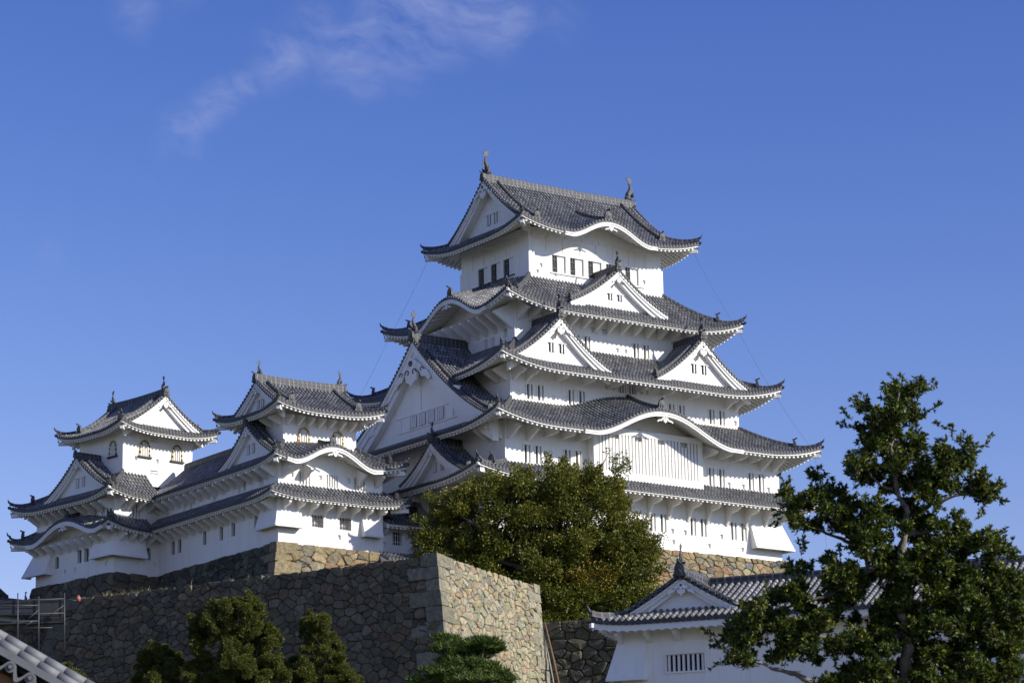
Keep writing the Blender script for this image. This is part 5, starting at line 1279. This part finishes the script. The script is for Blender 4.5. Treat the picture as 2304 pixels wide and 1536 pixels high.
pine('small dark pine growing against the ochre keep base behind the tiled gable', [(1420, 1332, 30, 12), (1445, 1345, 24, 10), (1410, 1350, 30, 12), (1390, 1365, 25, 10)], 206, 30, 27, 33, .24, 2.4)

# ---------------------------------------------------------------- small things
rng = np.random.default_rng(3)                 # dry grass on the bastion edge: one mass
A3, B3 = Vector((-21.64, -21.99, 31.95)), Vector((-33.7, 9.7, 31.95)); n = 1900
t = np.clip(np.concatenate([rng.normal(.83, .06, n*2//3), rng.uniform(.35, 1, n-n*2//3)]), .3, .99); inn = rng.uniform(.1, 1.6, n)
base_ = np.array(A3)[None]+np.outer(t, np.array(B3-A3))+np.outer(inn, np.array([.93, .36, 0])); base_[:, 2] += -.1
d = rng.normal(size=(n, 3))*.35; d[:, 2] = 1
tag(leaf_mesh('dry_grass', None, base_, d, rng.uniform(.15, .5, n)*rng.choice([.5, .9, 1.9], n, p=[.5, .42, .08]), np.full(n, .03), colmix(n, rng, [(.26, .19, .08), (.34, .27, .14), (.10, .12, .04)], [1, .8, 1.2]), rng=rng),
    'dry straw coloured grass along the top edge of the bastion', 'grass', None, 'stuff')
# leaning poles
for (a, b, r, m, lab) in (((1226, 1402), (1262, 1560), .09, 'pole_wood', 'thick brown wooden pole leaning beside the sunlit bastion face'), ((1221, 1412), (1250, 1560), .06, 'grey_pole', 'thinner weathered grey pole leaning left of the thick brown one')):
    p, q = at(*a, 198), at(*b, 195.5); mb = MB(); mb.tube([(0, 0, 0), (p-q)*.5+Vector((.03, 0, .02)), p-q], [r, r*.95, r*.85], m, 8)
    o = mb.build('leaning_pole', None, q); tag(o, lab, 'pole', 'poles leaning beside the bastion')
# scaffold at the left edge
s0 = at(40, 1440, 190); sf = thing('scaffold', 'steel pipe scaffold with dark safety net at the left edge', 'scaffold', s0)
def pipe(name, a, b, r=.04, Da=190, Db=190): 
    mb = MB(); mb.tube([at(*a, Da)-s0, at(*b, Db)-s0], [r, r], 'steel', 6); return mb.build(name, sf)
for x, y0, y1 in ((40, 1333, 1460), (87, 1341, 1470), (145, 1333, 1460), (-20, 1335, 1460), (-5, 1345, 1460)): pipe('upright_pole', (x, y0), (x, y1))
for a, b in (((-25, 1352), (145, 1346)), ((-25, 1363), (87, 1361)), ((-25, 1384), (145, 1378)), ((40, 1412), (118, 1411)), ((145, 1346), (176, 1351)), ((-25, 1398), (87, 1396))): pipe('rail', a, b, .03)
for a, b in (((86, 1372), (52, 1402)), ((74, 1396), (50, 1412)), ((145, 1360), (90, 1400))): pipe('brace', a, b, .025)
for (x0, x1, y0, y1) in ((-25, 40, 1352, 1384), (41, 86, 1350, 1378), (88, 143, 1349, 1390)):
    mb = MB(); q = [at(x0, y0, 190.15)-s0, at(x1, y0-1, 190.15)-s0, at(x1, y1-1, 190.15)-s0, at(x0, y1, 190.15)-s0]; nx = 26
    for i in range(nx):
        f = (i+.15)/nx; g_ = (i+.85)/nx
        a, b, c, e = q[0].lerp(q[3], f), q[1].lerp(q[2], f), q[1].lerp(q[2], g_), q[0].lerp(q[3], g_); mb.add([a, b, c, e], [(0, 1, 2, 3)], 'net')
    mb.build('safety_net', sf)
mb = MB(); q = at(-25, 1404, 190)-s0; mb.obox(q, at(145, 1399, 190)-at(-25, 1404, 190), VW*1.0, (0, 0, .06), 'net'); mb.build('plank_deck', sf)
p = at(176, 1352, 189); mb = MB(); mb.tube([(0, 0, 0), (0, 0, .3), (0, 0, .34), (0, 0, .42)], [.15, .16, .1, .06], 'red_plastic', 10); tag(mb.build('red_canister', None, p), 'small faded red canister standing at the left end of the bastion top', 'canister')
# distant turret roof at the far left with its fish ornament
g = at(20, 1400, 236); dt = thing('distant_turret', 'far turret roof cut off by the left edge with a dark fish ornament', 'turret', (g.x, g.y, 0), R(7.45))
o_ = at(58, 1349, 236)-Vector((g.x, g.y, 0)); o_ = Matrix.Rotation(-R(7.45), 4, 'Z') @ o_
cut(dt, (o_.x-5.5, o_.x-.4, o_.y-1.2, o_.y+1.2), o_.z-2.6, o_.z-1.5, {})
base('stone_platform', 'dark stone platform behind the scaffold at the left edge', 'stone wall', [tuple((Matrix.Rotation(R(7.45), 4, 'Z') @ Vector((o_.x+i, o_.y+j, 0)))[k_]+(g.x, g.y)[k_] for k_ in (0, 1)) for i, j in ((-9, -2.5), (6, -2.5), (6, 4), (-9, 4))], o_.z-2.4, 18, [.15]*4, {0: 1}, 1.0, 'dark', 19, 'stone castle walls')
mt = MB(); s = Side(Vector((o_.x-6.2, o_.y-2.2, 0)), Vector((1, 0, 0)), Vector((0, 1, 0)), 0, 6.4, 2.2, 2.2, 1, 1, o_.z-1.7, 1.5, k=.2, lift=0, hipl=False, hipr=False, full=(-1, 99)); tile_slope(mt, s)
r_ = mt.build('roof', dt); mb = MB(); ridge_sweep(mb, [Vector((o_.x-6.2+i*.8, o_.y, o_.z-.35)) for i in range(9)], .4, .35); mb.build('main_ridge', r_)
fish(r_, (o_.x, o_.y, o_.z-.05), math.pi/2, .42)
u_ = Matrix.Rotation(-R(7.45), 4, 'Z') @ (at(-62, 1322, 238)-Vector((g.x, g.y, 0)))
mt = MB(); s = Side(Vector((u_.x+1.1, u_.y-4, 0)), Vector((0, 1, 0)), Vector((-1, 0, 0)), 0, 8, 4, 4, 1, 1, u_.z-1.1, 3.4, k=.25, lift=0, hipl=False, hipr=False, full=(-1, 99)); tile_slope(mt, s)
s = Side(Vector((u_.x-6.9, u_.y+4, 0)), Vector((0, -1, 0)), Vector((1, 0, 0)), 0, 8, 4, 4, 1, 1, u_.z-1.1, 3.4, k=.25, lift=0, hipl=False, hipr=False, full=(-1, 99)); tile_slope(mt, s); mt.build('upper_roof', dt)
mb = MB(); mb.box((u_.x-5.9, u_.y-3.6, o_.z-9), (u_.x+.2, u_.y+3.6, u_.z-.9), 'plaster'); mb.add([(u_.x-5.9, u_.y-3.6, u_.z-.9), (u_.x+.2, u_.y-3.6, u_.z-.9), (u_.x-2.9, u_.y-3.6, u_.z+2.1)], [(0, 1, 2)], 'plaster'); mb.build('upper_wall', dt)
# lightning cables down the keep's corners
for pts, lab in (([(22.9, 3.8, 65.4), (25.9, 2.0, 58.6), (27.95, 0.0, 52.9), (30.0, -2.2, 47.9), (30.4, -2.6, 43), (30.6, -2.7, 33)], 'thin cable hanging down the right corners of the main keep'),
                 ([(5.0, 17.8, 65.6), (2.0, 19.6, 58.6), (0, 21.6, 53.2)], 'thin cable hanging down the left corners of the main keep')):
    mb = MB(); P0 = Vector(pts[-1]); fine = []
    for a, b in zip(pts, pts[1:]):
        a, b = Vector(a), Vector(b)
        for i in range(8): t_ = i/8; fine.append(a.lerp(b, t_)-Vector((0, 0, .5*4*t_*(1-t_)*.4))-P0)
    fine.append(Vector((0, 0, 0))); mb.tube(fine, [.009]*len(fine), 'wire', 5); tag(mb.build('lightning_cable', None, P0), lab, 'cable', 'lightning cables on the keep')
# tiled verge of a gatehouse close by at lower left
g = at(95, 1484, 38); gh = thing('gatehouse_roof', 'close grey tiled roof verge over an ochre wall at the lower left corner', 'roof', (g.x, g.y, 0), math.atan2(RT.y, RT.x))
SL = R(29.2); ex = Vector((math.cos(SL), 0, -math.sin(SL))); ez = Vector((math.sin(SL), 0, math.cos(SL))); o = Vector((0, 0, g.z))-ez*.20
mb = MB(); tl = .31
for row, (dz, dy, r) in enumerate(((.10, -.02, .085), (.12, .14, .085), (.20, .06, .09))):
    for i in range(-7, 8):
        a = o+ex*(i*tl+.02*row)+ez*dz+Vector((0, dy, 0)); mb.tube([a, a+ex*(tl-.012)], [r, r*.97], 'grey_tile', 10)
mb.obox(o-ex*2.2+ez*(-.02)+Vector((0, -.10, 0)), ex*4.5, (0, .34, 0), ez*.10, 'grey_tile')
mb.build('verge_ridge', gh)
mb = MB()
for i in range(-7, 8):
    c = o+ex*(i*tl)+ez*(-.10)+Vector((0, -.16, 0))
    mb.tube([c, c+Vector((0, .5, 0))], [.078, .078], 'grey_tile', 14, smooth=False)
    mb.tube([c+Vector((0, -.012, 0)), c+Vector((0, .01, 0))], [.05, .05], 'tile_end', 12, smooth=False)
    mb.tube([c+Vector((0, -.024, 0)), c+Vector((0, .01, 0))], [.028, .028], 'grey_tile', 10, smooth=False)
    for j in range(6):                         # drooping pan tile between two discs
        f0, f1 = j/6, (j+1)/6; sg = lambda f: -.05-.10*math.sin(math.pi*f)
        a, b = c+ex*(.075+(tl-.15)*f0), c+ex*(.075+(tl-.15)*f1)
        q = [a+ez*(sg(f0)+.07), b+ez*(sg(f1)+.07), b+ez*sg(f1), a+ez*sg(f0)]
        mb.add(q+[p+Vector((0, .4, 0)) for p in q], [(0, 1, 2, 3), (3, 2, 6, 7), (0, 4, 5, 1)], 'grey_tile')
mb.build('verge_tiles', gh)
mb = MB(); mb.obox(o-ex*2.4+ez*(-.02)+Vector((0, .22, 0)), ex*4.8, (0, 6, 0), ez*-.06, 'grey_tile'); mb.build('roof_slope', gh)
mb = MB(); mb.obox(o-ex*2.4+ez*(-.34)+Vector((0, .02, 0)), ex*4.8, (0, .1, 0), ez*.12, 'brown_wood'); mb.build('barge_board', gh)
mb = MB(); x0, x1 = -2.0, 2.0; zz = lambda x: g.z-x*math.tan(SL)-.42
mb.add([(x0, .3, 0), (x1, .3, 0), (x1, .3, zz(x1)), (x0, .3, zz(x0)), (x0, 6, 0), (x1, 6, 0), (x1, 6, zz(x1)), (x0, 6, zz(x0))], BOXF, 'ochre_wall'); mb.build('wall', gh)
